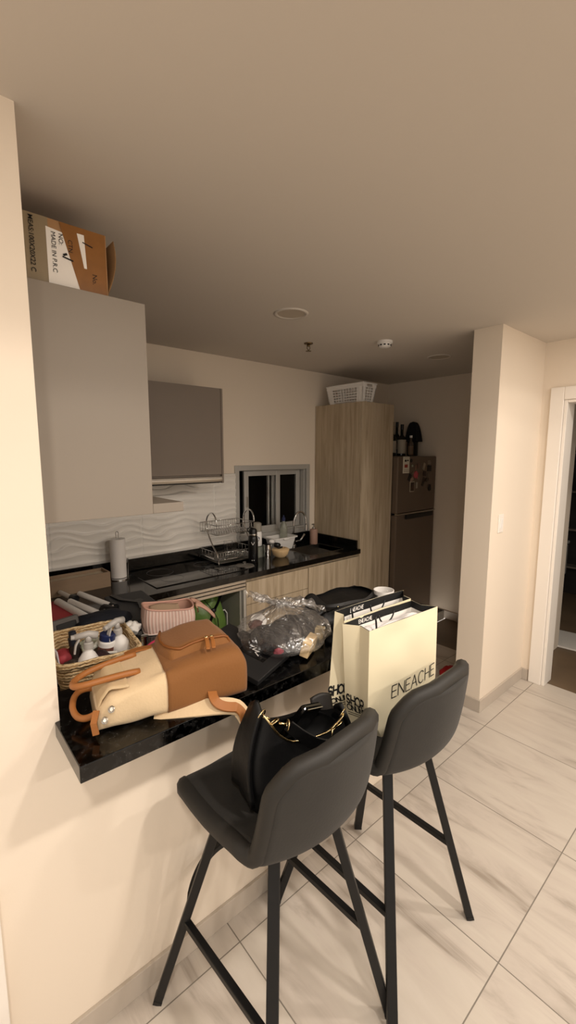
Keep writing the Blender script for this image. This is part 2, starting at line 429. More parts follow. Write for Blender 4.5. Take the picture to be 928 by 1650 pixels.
# tall cabinet
t = thing('tall_cabinet', 'tall light oak cabinet standing at the right end of the black worktop', 'cabinet', (2.961, YC, 0))
obj('body', B().bb((0, .0225, .0), (.447, .575, 2.143)), M_oak, t, bevel=.001)
obj('door', B().bb((.001, 0, .06), (.446, .0185, 2.143)), M_oak, t, bevel=.001)
# upper cabinets
t = thing('upper_cabinet', 'large taupe wall cabinet on the left wall with carton on top', 'cabinet', (.254, 1.45, 1.49))
obj('end_panel', B().bb((0, 0, 0), (.378, .018, .697)), M_taupe, t, bevel=.001)
obj('body', B().bb((0, .0185, 0), (.36, 1.55, .697)), M_taupe, t)
for k in range(3): obj('door', B().bb((.3605, .02+k*.51, .002), (.378, .02+k*.51+.506, .695)), M_taupe, t, bevel=.001)
obj('open_flap', B().bb((.3785, .0, .0), (.495, .3, .034)), M_taupe, t, bevel=.002)
t = thing('hood_cabinet', 'darker taupe wall cabinet with steel hood strip, left of the window', 'range hood', (.66, 2.67, 1.49))
obj('body', B().bb((0, .02, .035), (1.045, .335, .66)), M_taupe_d, t)
obj('side_panel', B().bb((1.03, .0, .0), (1.045, .335, .66)), M_taupe_d, t, bevel=.001)
obj('door', B().bb((.0, 0, .062), (1.027, .018, .66)), M_taupe_d, t, bevel=.001)
hd = obj('hood_body', B().bb((.2, .02, .0), (1.02, .30, .034)), M_black, t)
b = B(); b.loft([[(x, -.016, .012), (x, -.022, .03), (x, -.016, .048), (x, .02, .05), (x, .02, .008)] for x in (.2, 1.018)])
lab(obj('hood_strip', b, M_steel, hd, bevel=.002), 'brushed steel hood strip')

# bar top
b = B(); zb0 = .963
b.prism([(.241, YW+.001), (.241, 1.345), (1.757, 1.345), (1.757, .953), (.228, .972), (.228, YW-.001)], zb0, ZB)
tag(obj('bar_counter', b, M_granite, bevel=.002), 'raised black granite bar top on the low wall, overhanging the stools', 'countertop')

# ------------------------------------------------------------------ ceiling fixtures
def off_light(x, y, label):
    t = thing('recessed_light', label, 'ceiling light', (x, y, H), 0, 'unlit recessed ceiling lights in the kitchen')
    obj('trim_ring', B().lathe([(.074, 0), (.078, -.006), (.092, -.006), (.095, 0)], 40, cap=False), M_ceil, t, smooth=True)
    obj('diffuser', B().lathe([(.0, -.003), (.074, -.003), (.075, -.0005)], 40), mat('unlit_diffuser', 'B8AC9C', .5), t)
off_light(1.649, 1.877, 'larger looking unlit recessed round light in the ceiling, nearest the camera')
off_light(3.241, 1.91, 'unlit recessed round light in the dim ceiling beside the column')
t = thing('smoke_detector', 'small white round smoke detector on the kitchen ceiling', 'smoke detector', (2.523, 1.902, H))
obj('base', B().lathe([(.052, 0), (.052, -.014), (.046, -.018)], 28), M_plastic, t, smooth='auto')
obj('sensor_head', B().lathe([(.044, -.018), (.04, -.034), (.028, -.042), (0, -.043)], 28), M_plastic, t, smooth='auto')
b = B()
for k in range(10): b.box((.042*math.cos(k*PI/5), .042*math.sin(k*PI/5), -.028), (.004, .014, .008), Matrix.Rotation(k*PI/5, 3, 'Z'))
obj('vents', b, M_black, t)
M_brass = mat('dull_brass', '6E5A3C', .4, metal=.8)
t = thing('fire_sprinkler', 'small brass fire sprinkler head hanging from the kitchen ceiling', 'sprinkler', (2.167, 2.283, H))
obj('escutcheon', B().lathe([(.032, 0), (.03, -.006), (.012, -.008)], 20), M_brass, t, smooth='auto')
b = B().lathe([(.011, -.008), (.011, -.02), (.006, -.022)], 12)
b.tube([(-.012, 0, -.02), (-.014, 0, -.035), (0, 0, -.05)], .0025, 6); b.tube([(.012, 0, -.02), (.014, 0, -.035), (0, 0, -.05)], .0025, 6)
obj('frame_arms', b, M_brass, t, smooth=True)
obj('deflector', B().lathe([(.004, -.048), (.02, -.052), (.02, -.054), (.003, -.054)], 16), M_brass, t)
# switch on the column
t = thing('light_switch', 'white rocker light switch plate on the cream column', 'switch', (2.854, 1.195, 1.254))
obj('plate', B().bb((-.037, -.007, -.06), (.037, 0, .06)), M_white, t, bevel=.003)
obj('rocker', B().box((0, -.008, 0), (.03, .006, .066), Matrix.Rotation(.08, 3, 'X')), M_plastic, t, bevel=.002)

# ------------------------------------------------------------------ carton on the upper cabinet
t = thing('cardboard_box', 'worn cardboard carton with brown tape and printed lettering on top of the upper cabinet', 'box', (.262, 1.475, 2.188))
b = B(); b.bb((0, 0, 0), (.262, .5, .185)); obj('carton', b, M_card, t, bevel=.002)
M_tape = mat('brown_tape', '8A5C2C', .3, var=.1, vscale=20)
M_clear = mat('clear_tape_over_print', '8F8066', .35)
cp = lambda x, z, e=.0015: (x, -e, z)
def quadp(b, pts, e):
    b.bm.faces.new([b.bm.verts.new((x, -e, z)) for x, z in pts]).material_index = b.mi; return b
obj('grey_tape', quadp(B(), [(.03, .001), (.098, .001), (.098, .184), (.03, .184)], .0012), M_clear, t)
lab(obj('paper_sheet', quadp(B(), [(.092, .002), (.178, .002), (.135, .155), (.092, .16)], .0018), M_paper, t), 'white paper sheet taped on carton')
obj('brown_tape', quadp(B(), [(.178, .001), (.258, .001), (.258, .183), (.128, .183)], .0024), M_tape, t)
obj('paper_patch', quadp(B(), [(.192, .07), (.200, .07), (.196, .165), (.176, .165)], .003), M_paper, t)
b = B()
vert = lambda x0, z0: (lambda x, y: (x0+y, -.0034, z0-x))
printed(b, 'MEAS:100X20X22 C', .0125, vert(.048, .178), .012)
printed(b, 'MADE IN P.R.C', .012, vert(.105, .15)); printed(b, 'NO:', .012, vert(.125, .15)); printed(b, 'CTN', .012, vert(.150, .14))
printed(b, 'No.', .014, vert(.215, .06)); b.box((.147, -.0035, .085), (.03, .0005, .004), Matrix.Rotation(.2, 3, 'Y')); b.box((.205, -.0035, .14), (.03, .0005, .003), Matrix.Rotation(.25, 3, 'Y'))
b.box((.14, -.0035, .095), (.012, .0005, .006), Matrix.Rotation(-.5, 3, 'Y'))
obj('print', b, M_ink, t, normals=False)
b = B(); b.grid(lambda u, v: (.262+.03*math.sin(u*2.2), .005+.30*v, .012+.165*u), 6, 2)
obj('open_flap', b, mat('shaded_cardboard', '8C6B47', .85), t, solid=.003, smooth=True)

# ------------------------------------------------------------------ white plastic basket on the tall cabinet
def laundry_basket():
    t = thing('plastic_basket', 'white perforated plastic basket on top of the tall oak cabinet', 'basket', (3.055, 2.66, 2.145))
    hx0, hy0, hx1, hy1, h = .072, .19, .092, .215, .155
    def corner(z): k = z/h; return hx0+(hx1-hx0)*k, hy0+(hy1-hy0)*k
    b = B()
    def side(p0, p1, nu, nv, solid_):
        # lattice wall between two bottom corners p0,p1 (unit corners)
        for i in range(nu+1):
            u = i/nu
            pts = []
            for z in (.012, h-.03):
                X, Y = corner(z); q = [(p0[k]+(p1[k]-p0[k])*u)*(X, Y)[k] for k in range(2)]
                pts.append((q[0], q[1], z))
            b.tube(pts, .004, rect=(.0065, .003), up=(p0[1]-p1[1], p1[0]-p0[0], 0) if False else None)
        for j in range(nv+1):
            z = .012+(h-.042)*j/nv; X, Y = corner(z)
            a = (p0[0]*X, p0[1]*Y, z); c = (p1[0]*X, p1[1]*Y, z)
            b.tube([a, c], .004, rect=(.003, .006))
    side((-1, -1), (1, -1), 5, 5, 0); side((-1, 1), (1, 1), 5, 5, 0)
    side((-1, -1), (-1, 1), 13, 5, 0); side((1, -1), (1, 1), 13, 5, 0)
    # solid corner posts
    for sx in (-1, 1):
        for sy in (-1, 1):
            r = []
            for z in (0, h):
                X, Y = corner(z); r.append([(sx*X, sy*(Y-.06), z), (sx*X, sy*(Y-.006), z), (sx*(X-.006), sy*Y, z), (sx*(X-.03), sy*Y, z), (sx*(X-.03), sy*(Y-.003), z), (sx*(X-.009), sy*(Y-.009), z), (sx*(X-.003), sy*(Y-.06), z)])
            b.loft(r)
    obj('lattice_body', b, M_plastic, t)
    X, Y = corner(0); obj('bottom', B().bb((-X, -Y, 0), (X, Y, .004)), M_plastic, t)
    X, Y = corner(h)
    b = B(); b.tube([(X, -Y, h), (X, Y, h), (-X, Y, h), (-X, -Y, h)], .005, closed=True, rect=(.014, .012))
    for s in (-1, 1):
        for y0, y1 in ((-X, -.035), (.035, X)):
            b.bb((y0, s*(Y-.004)-.002, h-.035), (y1, s*(Y-.004)+.002, h))
        b.bb((s*(X-.003)-.002, -Y, h-.032), (s*(X-.003)+.002, Y, h))
    obj('rim', b, M_plastic, t, bevel=.002)
laundry_basket()

# ------------------------------------------------------------------ fridge
M_fridge = mat('bronze_steel', '75685C', .38, metal=.55)
fr = thing('refrigerator', 'dark bronze two-door refrigerator between the tall cabinet and the alcove wall', 'refrigerator', (3.415, 2.38, 0))
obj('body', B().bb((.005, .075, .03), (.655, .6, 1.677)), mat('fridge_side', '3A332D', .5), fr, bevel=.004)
obj('freezer_door', B().bb((0, 0, 1.135), (.66, .07, 1.677)), M_fridge, fr, bevel=.012)
obj('fridge_door', B().bb((0, 0, .06), (.66, .07, 1.12)), M_fridge, fr, bevel=.012)
b = B().bb((.13, -.022, 1.075), (.60, .0, 1.118)); obj('handle', b, M_black, fr, bevel=.006)
obj('trim_strip', B().bb((.01, -.006, 1.121), (.655, .03, 1.134)), M_steel, fr)
for (sx, sy) in ((.05, .12), (.6, .12), (.05, .55), (.6, .55)): obj('foot', B().lathe([(.02, 0), (.02, .03)], 10, (sx, sy, 0)), M_black, fr)
# things stuck on the freezer door
def magnet(name, x, z, w_, h_, mats, label, rot=0, shape='rect'):
    b = B()
    if shape == 'rect': b.box((0, -.003, 0), (w_, .005, h_))
    elif shape == 'round': b.lathe([(w_/2, 0), (w_/2, .004), (w_*.4, .006)], 16, M=Matrix.Rotation(PI/2, 3, 'X'))
    elif shape == 'fish':
        b.loft([[(p[0]*w_, y, p[1]*h_) for p in ((-.5, 0), (-.2, .4), (.1, .5), (.35, .2), (.5, .45), (.5, -.4), (.35, -.15), (.05, -.5), (-.25, -.35))] for y in (-.006, 0)])
    o = obj(name, b, mats, None, bevel=.001 if shape == 'rect' else 0); o.location = (x, 2.379, z); o.rotation_euler = (0, rot, 0)
    return tag(o, label, 'magnet', 'magnets on the freezer door')
mc = lambda n, h: mat(n, h, .5)
el = magnet('energy_label', 3.535, 1.595, .10, .155, mc('label_cream', 'D9D2C0'), 'tall cream energy label at the top left of the freezer door')
el['category'] = 'label'; del el['group']
b = B(); b.bb((-.03, -.0068, .03), (.0, -.006, .05)); b.bb((.01, -.0068, .035), (.03, -.006, .05)); obj('label_print', b, M_ink, el)
b = B(); b.bb((-.03, -.0068, -.025), (.02, -.006, .005)); obj('label_arrows', b, mc('label_red', '9A3B2E'), el)
b = B(); b.bb((-.04, -.0068, -.062), (.04, -.006, -.058)); b.bb((-.04, -.0068, -.046), (.04, -.006, -.043)); b.bb((-.04, -.0068, .062), (.04, -.006, .065)); obj('label_lines', b, mc('label_grey', '8A8578'), el)
ph = magnet('photo_magnet', 3.645, 1.385, .072, .10, mc('photo_frame_white', 'B9AC98'), 'framed photo magnet low on the freezer door')
obj('photo_print', B().bb((-.03, -.0068, -.042), (.03, -.006, .042)), mat('photo_dark', '3B2A20', .4, var=.6, vscale=40), ph)
magnet('pink_magnet', 3.70, 1.50, .075, .075, mc('pink_enamel', 'B8505A'), 'pink fish-shaped magnet in the middle of the freezer door', .4, 'fish')
magnet('bottle_magnet', 3.725, 1.395, .03, .06, mc('magnet_grey', '9A9184'), 'small pale upright magnet right of the framed photo magnet')
spec = [(3.60, 1.475, .04, .07, '1A1816', 'black slanted magnet left of the pink fish magnet', .5, 'rect'), (3.635, 1.455, .055, .03, 'A08878', 'tan strip magnet below the pink fish magnet', -.3, 'rect'),
        (3.62, 1.635, .034, .034, '20201E', 'round black magnet at the top, right of the energy label', 0, 'round'), (3.64, 1.585, .025, .025, '9CA08A', 'round pale green magnet under the round black one', 0, 'round'),
        (3.70, 1.57, .018, .05, '8A6A58', 'thin brown magnet above the pink fish magnet', .2, 'rect'), (3.745, 1.585, .02, .055, '7A5E54', 'thin reddish magnet right of the thin brown one', -.2, 'rect'),
        (3.84, 1.575, .035, .07, 'A89A88', 'beige magnet leaning beside the dark palm-like cluster', .4, 'rect'), (3.93, 1.615, .06, .05, '8F8475', 'pale curved magnet at the top right of the freezer door', .6, 'fish'),
        (3.94, 1.555, .07, .06, '241D18', 'largest dark magnet near the right edge of the freezer door', 0, 'rect'), (3.86, 1.505, .045, .05, '3A2A22', 'dark brown square magnet right of the pink fish', .1, 'rect'),
        (3.93, 1.485, .04, .05, '6E6256', 'grey-brown magnet below the largest dark magnet', -.2, 'rect'), (3.84, 1.425, .03, .09, '2A211B', 'tall dark slanted magnet on the lower right of the freezer door', .4, 'rect'),
        (3.90, 1.44, .07, .04, '4B3E34', 'wide brown magnet right of the tall dark slanted one', -.2, 'fish'), (3.955, 1.36, .05, .07, '1E1916', 'dark figure magnet lowest on the right of the freezer door', 0, 'fish'),
        (3.66, 1.515, .03, .035, '6C5A4C', 'small brown magnet touching the left of the pink fish', .8, 'rect'), (3.75, 1.46, .03, .025, '7B6A5A', 'small tan magnet below right of the pink fish', 0, 'rect')]
for i, (x, z, w_, h_, c, l, r, sh) in enumerate(spec): magnet('fridge_magnet', x, z, w_, h_, mc('magnet_%s' % c, c), l, r, sh)

# bottles on the fridge
def bottle(name, label, loc, r, h, neck_r, neck_h, glass, band=None, cap=None, cat='bottle', group=None, rz=0, seg=20):
    t = thing(name, label, cat, loc, rz, group)
    sh = h-neck_h
    obj('glass_body', B().lathe([(r*.85, 0), (r, .006), (r, sh*.78), (r*.85, sh*.9), (neck_r*1.3, sh), (neck_r, sh+.01), (neck_r, h)], seg), glass, t, smooth='auto')
    if band: obj('paper_label', B().lathe([(r+.0008, sh*band[1]), (r+.0008, sh*band[2])], seg, cap=False), band[0], t, smooth=True)
    if cap: obj('cap', B().lathe([(neck_r+.002, h-cap[1]), (neck_r+.002, h+.002), (0, h+.002)], seg), cap[0], t, smooth='auto')
    return t
M_dkglass = mat('dark_bottle_glass', '0E100C', .1)
G = 'bottles on top of the refrigerator'
cream = mat('cream_label', 'A89E8E', .7); redl = mat('red_label', '8A3A2C', .6)
bottle('wine_bottle', 'dark bottle half hidden by the tall cabinet, leftmost on the refrigerator', (3.64, 2.62, 1.678), .04, .33, .014, .12, M_dkglass, (cream, .15, .7), (M_black, .05), group=G)
bottle('wine_bottle', 'dark bottle with the largest cream label on the refrigerator', (3.745, 2.58, 1.678), .042, .31, .014, .11, M_dkglass, (cream, .12, .8), (M_black, .05), group=G)
bottle('wine_bottle', 'slim dark bottle behind the cream-label bottle on the refrigerator', (3.80, 2.68, 1.678), .036, .34, .013, .12, M_dkglass, (cream, .3, .6), (M_black, .05), group=G)
bottle('wine_bottle', 'small clear bottle with brown label between taller bottles on the refrigerator', (3.815, 2.52, 1.678), .026, .20, .012, .06, mat('smoky_glass', '4A4036', .15), (mat('brown_label', '6E5844', .6), .1, .7), (M_plastic, .02), group=G)
bottle('spirit_bottle', 'tall dark bottle with red collar under a black cloth, rightmost on the refrigerator', (3.94, 2.58, 1.678), .055, .33, .018, .09, M_dkglass, (redl, .62, .9), None, group=G)
b = B(); b.grid(lambda u, v: ((lambda a, r: (3.94+r*math.cos(a), 2.58+r*math.sin(a)*.8, 1.678+.345-.20*v**1.3))(2*PI*u, (.008+.085*v**.45)*(1+.14*math.sin(2*PI*u*5)+.05*math.sin(2*PI*u*11)))), 60, 10, wrap=True)
tag(obj('cloth_cover', b, mat('black_cloth', '0A0A0A', .9), smooth=True, solid=.003), 'black cloth hood draped over the rightmost bottle on the refrigerator', 'cloth')

def rrect(hx_, hy_, r, z, n=5):
    o = []
    for cx, cy, a in ((hx_-r, hy_-r, 0), (-hx_+r, hy_-r, PI/2), (-hx_+r, -hy_+r, PI), (hx_-r, -hy_+r, 1.5*PI)):
        for k in range(n+1): o.append((cx+r*math.cos(a+k*PI/2/n), cy+r*math.sin(a+k*PI/2/n), z))
    return o
M_clpl = mat('clear_plastic', 'CFD2C4', .15, trans=.7)
# ------------------------------------------------------------------ on the back worktop
# paper towel
t = thing('paper_towel_holder', 'white paper towel roll on a wire stand beside the wooden box', 'paper towel', (1.005, 2.90, ZK))
obj('base', B().lathe([(.07, 0), (.07, .006), (.06, .008)], 28), M_chrome, t, smooth='auto')
obj('rod', B().tube([(0, 0, .006), (0, 0, .27), (.0, .0, .272)], .004, 8), M_chrome, t)
obj('rod_loop', B().tube([(-.008, 0, .272), (-.009, 0, .31), (-.004, 0, .322), (.004, 0, .322), (.009, 0, .31), (.008, 0, .272)], .002, 6), M_chrome, t)
obj('paper_roll', B().lathe([(.02, .012), (.05, .012), (.05, .272), (.02, .272), (.02, .012)], 36, cap=False), mat('tissue_paper', 'E2DEDA', .9, bump=.1, bscale=150), t, smooth='auto')
obj('guard_wire', B().tube([(.062, .0, .006), (.066, 0, .10), (.064, 0, .13), (.058, 0, .13), (.056, 0, .10)], .003, 6), M_chrome, t)
# wooden tissue box
t = thing('wooden_box', 'flat light brown wooden box with pale top near the back left corner', 'box', (.71, 2.82, ZK), .03)
M_ply = mat('plain_wood', '8D7760', .6, var=.06, vscale=4, stretch=(1, 8, 8))
b = B(); b.bb((-.19, -.07, 0), (.19, -.06, .095)); b.bb((-.19, .06, 0), (.19, .07, .095)); b.bb((-.19, -.06, 0), (-.18, .06, .095)); b.bb((.18, -.06, 0), (.19, .06, .095)); b.bb((-.18, -.06, 0), (.18, .06, .01))
obj('box_sides', b, M_ply, t, bevel=.001)
obj('inner_tray', B().grid(lambda u, v: (-.175+.35*u, -.056+.112*v, .078+.006*noise.noise((u*9, v*5, 3))), 24, 8), mat('crumpled_kraft', 'B6A68E', .7), t, smooth=True)
# dish rack: two S-shaped chrome ends with baskets between
t = thing('dish_rack', 'two tier chrome dish rack with S-shaped ends standing left of the window', 'dish rack', (1.675, 2.84, ZK))
def send(x):
    P = [(-.10, .305), (-.098, .34), (-.08, .375), (-.045, .395), (.0, .385), (.035, .35), (.045, .30), (.035, .255), (.0, .20), (-.05, .14), (-.095, .10), (-.11, .065), (-.10, .03)]
    pts = []
    for i in range(len(P)-1):
        for k in range(4):
            s_ = k/4; p0 = P[max(i-1, 0)]; p1 = P[i]; p2 = P[i+1]; p3 = P[min(i+2, len(P)-1)]
            f = lambda q: .5*((2*p1[q])+(-p0[q]+p2[q])*s_+(2*p0[q]-5*p1[q]+4*p2[q]-p3[q])*s_*s_+(-p0[q]+3*p1[q]-3*p2[q]+p3[q])*s_**3)
            pts.append((x, f(0), f(1)))
    pts.append((x, *P[-1])); return pts
LR = .345
for x in (0, LR): obj('s_frame', B().tube(send(x), .006, 8), M_chrome, t, smooth=True)
def wire_basket(z0, z1, y0, y1, nx):
    b = B()
    for z in (z0, z1): b.tube([(0, y0, z), (LR, y0, z), (LR, y1, z), (0, y1, z)], .0028, 6, closed=True)
    for i in range(nx+1):
        x = LR*i/nx; b.tube([(x, y0, z1), (x, y0, z0), (x, y1, z0), (x, y1, z1)], .0016, 5)
    for i in range(7):
        y = y0+(y1-y0)*i/6; b.tube([(0, y, z1), (0, y, z0), (LR, y, z0), (LR, y, z1)], .0016, 5)
    return b
obj('upper_basket', wire_basket(.235, .305, -.10, .14, 16), M_chrome, t, smooth=True)
obj('lower_basket', wire_basket(.045, .10, -.12, .16, 16), M_chrome, t, smooth=True)
for x in (0, LR):
    obj('foot_bar', B().tube([(x, -.13, .003), (x, -.125, .04), (x, .1, .05), (x, .135, .04), (x, .14, .003)], .005, 6), M_chrome, t, smooth=True)
obj('drip_tray', B().grid(lambda u, v: (.01+.325*u, -.12+.27*v, .008+.012*max(abs(2*u-1), abs(2*v-1))**8), 16, 12), M_steel, t, smooth=True, solid=.002, offset=1)
# glasses in the rack
M_cglass = mat('clear_glass', 'FFFFFF', .02, trans=1, ior=1.3)
def tumbler(x, y, z, r, h, label):
    o = obj('drinking_glass', B().lathe([(r*.8, .0), (r, h), (r-.002, h), (r*.78, .005), (0, .005)], 20), M_cglass, None, smooth='auto'); o.location = (x, y, z)
    tag(o, label, 'glass', 'glasses in the dish rack')
tumbler(1.83, 2.82, .912, .036, .11, 'clear drinking glass in the lower tier of the dish rack, left')
tumbler(1.93, 2.86, .912, .038, .10, 'clear drinking glass in the lower tier of the dish rack, near the black bottle')
# plate-like white item on tray in front
o = obj('glass_lid', B().lathe([(.075, 0), (.07, .006), (.04, .012), (.01, .014), (.008, .02), (.014, .03), (0, .034)], 28), mat('smoke_glass_lid', '6E6A64', .1), None, smooth='auto'); o.location = (1.84, 2.62, ZK); tag(o, 'round grey lid lying on the worktop left of the black bottle', 'lid')
# black flask
t = thing('sports_bottle', 'black sports bottle with white triangle mark standing before the dish rack', 'bottle', (1.955, 2.665, ZK))
M_mblack = mat('matt_black', '0B0B0C', .35)
obj('body', B().lathe([(.036, 0), (.038, .004), (.038, .185), (.034, .205), (.026, .215)], 28), M_mblack, t, smooth='auto')
obj('lid', B().lathe([(.031, .215), (.031, .252), (.026, .262), (.018, .266), (0, .267)], 28), M_black, t, smooth='auto')
obj('collar', B().lathe([(.0315, .214), (.033, .22), (.0315, .226)], 28, cap=False), M_steel, t, smooth=True)
obj('carry_loop', B().tube([(-.03, 0, .24), (-.05, 0, .25), (-.055, 0, .27), (-.03, 0, .275), (0, 0, .268)], .005, 6), M_black, t, smooth=True)
a0 = math.radians(-128)
cylp = lambda x, z, r=.0388: (r*math.cos(a0+x/r), r*math.sin(a0+x/r), z)
b = B()
tri = [(-.012, .165), (.012, .165), (0, .143)]
for p, q in zip(tri, tri[1:]+tri[:1]):
    d = Vector(q)-Vector(p); n_ = Vector((-d.y, d.x)).normalized()*.0016
    b.bm.faces.new([b.bm.verts.new(cylp(*k)) for k in (Vector(p)-n_, Vector(q)-n_, Vector(q)+n_, Vector(p)+n_)])
b.bm.faces.new([b.bm.verts.new(cylp(*k)) for k in ((-.01, .02), (.01, .02), (.01, .026), (-.01, .026))])
obj('emblem', b, M_plastic, t, normals=False)
# white spray tub
t = thing('cleaner_bottle', 'white bottle with a blue emblem standing behind the black sports bottle', 'bottle', (2.10, 2.80, .952))
obj('body', B().lathe([(.033, 0), (.035, .005), (.035, .105), (.03, .118), (.02, .122)], 24), M_plastic, t, smooth='auto')
obj('clear_cap', B().lathe([(.03, .118), (.034, .124), (.032, .185), (.02, .193), (0, .194)], 24), mat('frosted_plastic', 'C9C2B4', .3, trans=.6), t, smooth='auto')
b = B(); a0 = math.radians(-125)
b.bm.faces.new([b.bm.verts.new(cylp(.016*math.cos(2*PI*k/16), .062+.02*math.sin(2*PI*k/16), .0358)) for k in range(16)])
obj('blue_emblem', b, mat('navy_print', '1B2A5A', .5), t, normals=False)
o = obj('clear_container', B().loft([rrect(.055, .05, .012, 0), rrect(.06, .055, .014, .088), rrect(.057, .052, .013, .088), rrect(.052, .047, .011, .004)]), M_clpl, None, smooth='auto'); o.location = (2.10, 2.80, ZK)
tag(o, 'clear plastic container under the white bottle with a blue emblem', 'container')
# steel cup
t = thing('steel_tumbler', 'tall polished steel tumbler left of the beige bowl', 'cup', (2.13, 2.71, ZK))
obj('cup_body', B().lathe([(.026, 0), (.03, .11), (.0285, .11), (.025, .004), (0, .004)], 24), M_chrome, t, smooth='auto')
# small tool with white head
o = obj('scrub_brush', (lambda b: (b.tube([(0, 0, 0), (.02, -.01, .09)], .008, 8), b.sphere((.026, -.012, .115), .026, (1, .8, .7)), b)[-1])(B()), M_plastic, None, smooth=True); o.location = (2.185, 2.78, ZK); o.rotation_euler = (0, .1, 0)
tag(o, 'white scrub brush standing upright behind the beige bowl', 'brush')
# beige bowl
t = thing('lidded_bowl', 'round beige lidded bowl with a wire clip on the worktop before the basin', 'bowl', (2.235, 2.67, ZK))
M_beige = mat('beige_plastic', 'D8B98C', .45)
obj('bowl', B().lathe([(.04, 0), (.062, .02), (.07, .05), (.066, .05), (.05, .012), (0, .008)], 30), M_beige, t, smooth='auto')
obj('lid', B().lathe([(.072, .05), (.073, .062), (.06, .072), (.04, .074), (.035, .068), (0, .068)], 30), M_beige, t, smooth='auto')
obj('clip_handle', B().tube([(.07, -.02, .06), (.088, 0, .045), (.085, .01, .02), (.06, .0, .008)], .005, 6), M_beige, t, smooth=True)
# black spatula head
o = obj('black_ladle', (lambda b: (b.tube([(0, 0, 0), (.06, .0, .012)], .008, 8), b.lathe([(.002, -.03), (.026, -.022), (.03, .0), (.02, .012), (0, .014)], 18, (-.02, 0, .03)), b)[-1])(B()), M_black, None, smooth=True); o.location = (2.205, 2.665, .938); o.rotation_euler = (0, .25, .3); tag(o, 'black ladle lying across the lid of the beige bowl', 'ladle')
# white basin
t = thing('dish_basin', 'white rectangular dish basin standing left of the sink tap', 'basin', (2.43, 2.90, ZK))
obj('basin_shell', B().loft([rrect(.10, .055, .02, 0), rrect(.125, .072, .025, .10), rrect(.142, .085, .028, .102), rrect(.142, .085, .028, .112), rrect(.122, .069, .024, .112), rrect(.098, .053, .02, .006)]), M_plastic, t, smooth='auto')
obj('handle_grip', B().bb((-.03, -.087, .092), (.03, -.083, .106)), M_plastic, t, bevel=.003)
# clear bottle with blue cap
t = thing('dish_soap_bottle', 'clear squeeze bottle with a navy cap standing in the white basin', 'bottle', (2.49, 2.93, .869))
obj('body', B().lathe([(.03, 0), (.034, .01), (.034, .16), (.028, .20), (.014, .225), (.012, .24)], 22), M_clpl, t, smooth='auto')
obj('cap', B().lathe([(.016, .232), (.016, .26), (.008, .266), (.006, .285), (0, .286)], 18), mat('navy_cap', '222B55', .4), t, smooth='auto')
# tap
t = thing('kitchen_tap', 'chrome gooseneck kitchen tap behind the sink', 'tap', (2.60, 2.92, ZK))
obj('base', B().lathe([(.026, 0), (.026, .01), (.018, .014), (.016, .06)], 20), M_chrome, t, smooth='auto')
P = [(0, 0, .05), (0, 0, .20)]+[(.068-.068*math.cos(a), -.02*math.sin(a/2), .20+.11*math.sin(a)) for a in [PI*k/14 for k in range(1, 15)]]+[(.138, -.02, .15)]
obj('gooseneck', B().tube(P, .0095, 10), M_chrome, t, smooth=True)
obj('spray_head', B().tube([(.138, -.02, .185), (.138, -.02, .13)], .0135, 12), M_chrome, t, smooth='auto')
b = B().tube([(.015, -.02, .04), (.04, -.05, .05), (.075, -.07, .11)], .009, 8); obj('lever', b, M_chrome, t, smooth=True)
# soap dispenser
t = thing('soap_dispenser', 'dusty pink soap dispenser with pump beside the tall cabinet', 'dispenser', (2.80, 2.86, ZK))
obj('body', B().lathe([(.035, 0), (.037, .004), (.037, .13), (.034, .14), (.014, .145)], 24), mat('dusty_pink_ceramic', 'A98878', .5), t, smooth='auto')
obj('pump', (lambda b: (b.lathe([(.015, .145), (.015, .158), (.006, .16), (.006, .185)], 14), b.tube([(0, 0, .185), (-.03, -.01, .188)], .006, 8), b)[-1])(B()), M_steel, t, smooth='auto')

# oven niche content
def soft(name, label, cat, loc, sc, m_, seed, amp=.15, seg=28, rz=0, p=2.0):
    b = B(); q = bmesh.ops.create_uvsphere(b.bm, u_segments=seg, v_segments=seg//2, radius=1)
    for v in b.bm.verts:
        c = v.co.copy(); l = (abs(c.x)**p+abs(c.y)**p+abs(c.z)**p)**(1/p)
        c = c/l
        k = 1+amp*noise.noise(c*2.1+Vector((seed, 0, 0)))+amp*.5*noise.noise(c*5+Vector((seed, 4, 0)))
        v.co = Vector((c.x*sc[0]*k, c.y*sc[1]*k, c.z*sc[2]*k+sc[2]))
    zmin = min(v.co.z for v in b.bm.verts)
    for v in b.bm.verts: v.co.z = max(0, v.co.z-zmin-.01*sc[2])
    o = obj(name, b, m_, None, smooth=True); o.location = loc; o.rotation_euler = (0, 0, rz)
    return tag(o, label, cat)
soft('red_bag', 'dark red cloth bag stored at the left of the oven niche', 'bag', (1.22, 2.74, .12), (.14, .16, .27), M_red, 3, .12, p=3)
M_green = mat('green_plastic_film', '5C7B3A', .3, bump=.3, bscale=14)
gb = soft('green_bag', 'green plastic bag with black tied handles in the oven niche', 'bag', (1.50, 2.70, .12), (.15, .17, .29), M_green, 9, .14, p=3)
obj('tie_strap', B().tube([(-.07, -.175, .60), (-.03, -.19, .54), (.0, -.185, .50), (.03, -.19, .44), (.035, -.19, .38)], .006, rect=(.02, .004)), M_black, gb)
obj('tie_strap', B().tube([(.075, -.17, .60), (.03, -.19, .545), (.0, -.19, .50), (-.025, -.19, .44), (-.03, -.19, .40)], .006, rect=(.02, .004)), M_black, gb)
obj('knot', B().sphere((0, -.188, .505), .022, (1, .6, .8), 10), M_black, gb, smooth=True)
o = obj('wire_rack', B().tube([(0, 0, 0), (0, 0, .42), (-.02, 0, .45), (-.06, 0, .45)], .005, 6), M_plastic, None, smooth=True); o.location = (1.665, 2.60, .12); tag(o, 'thin white bent rod leaning in the oven niche right of the green bag', 'rod')

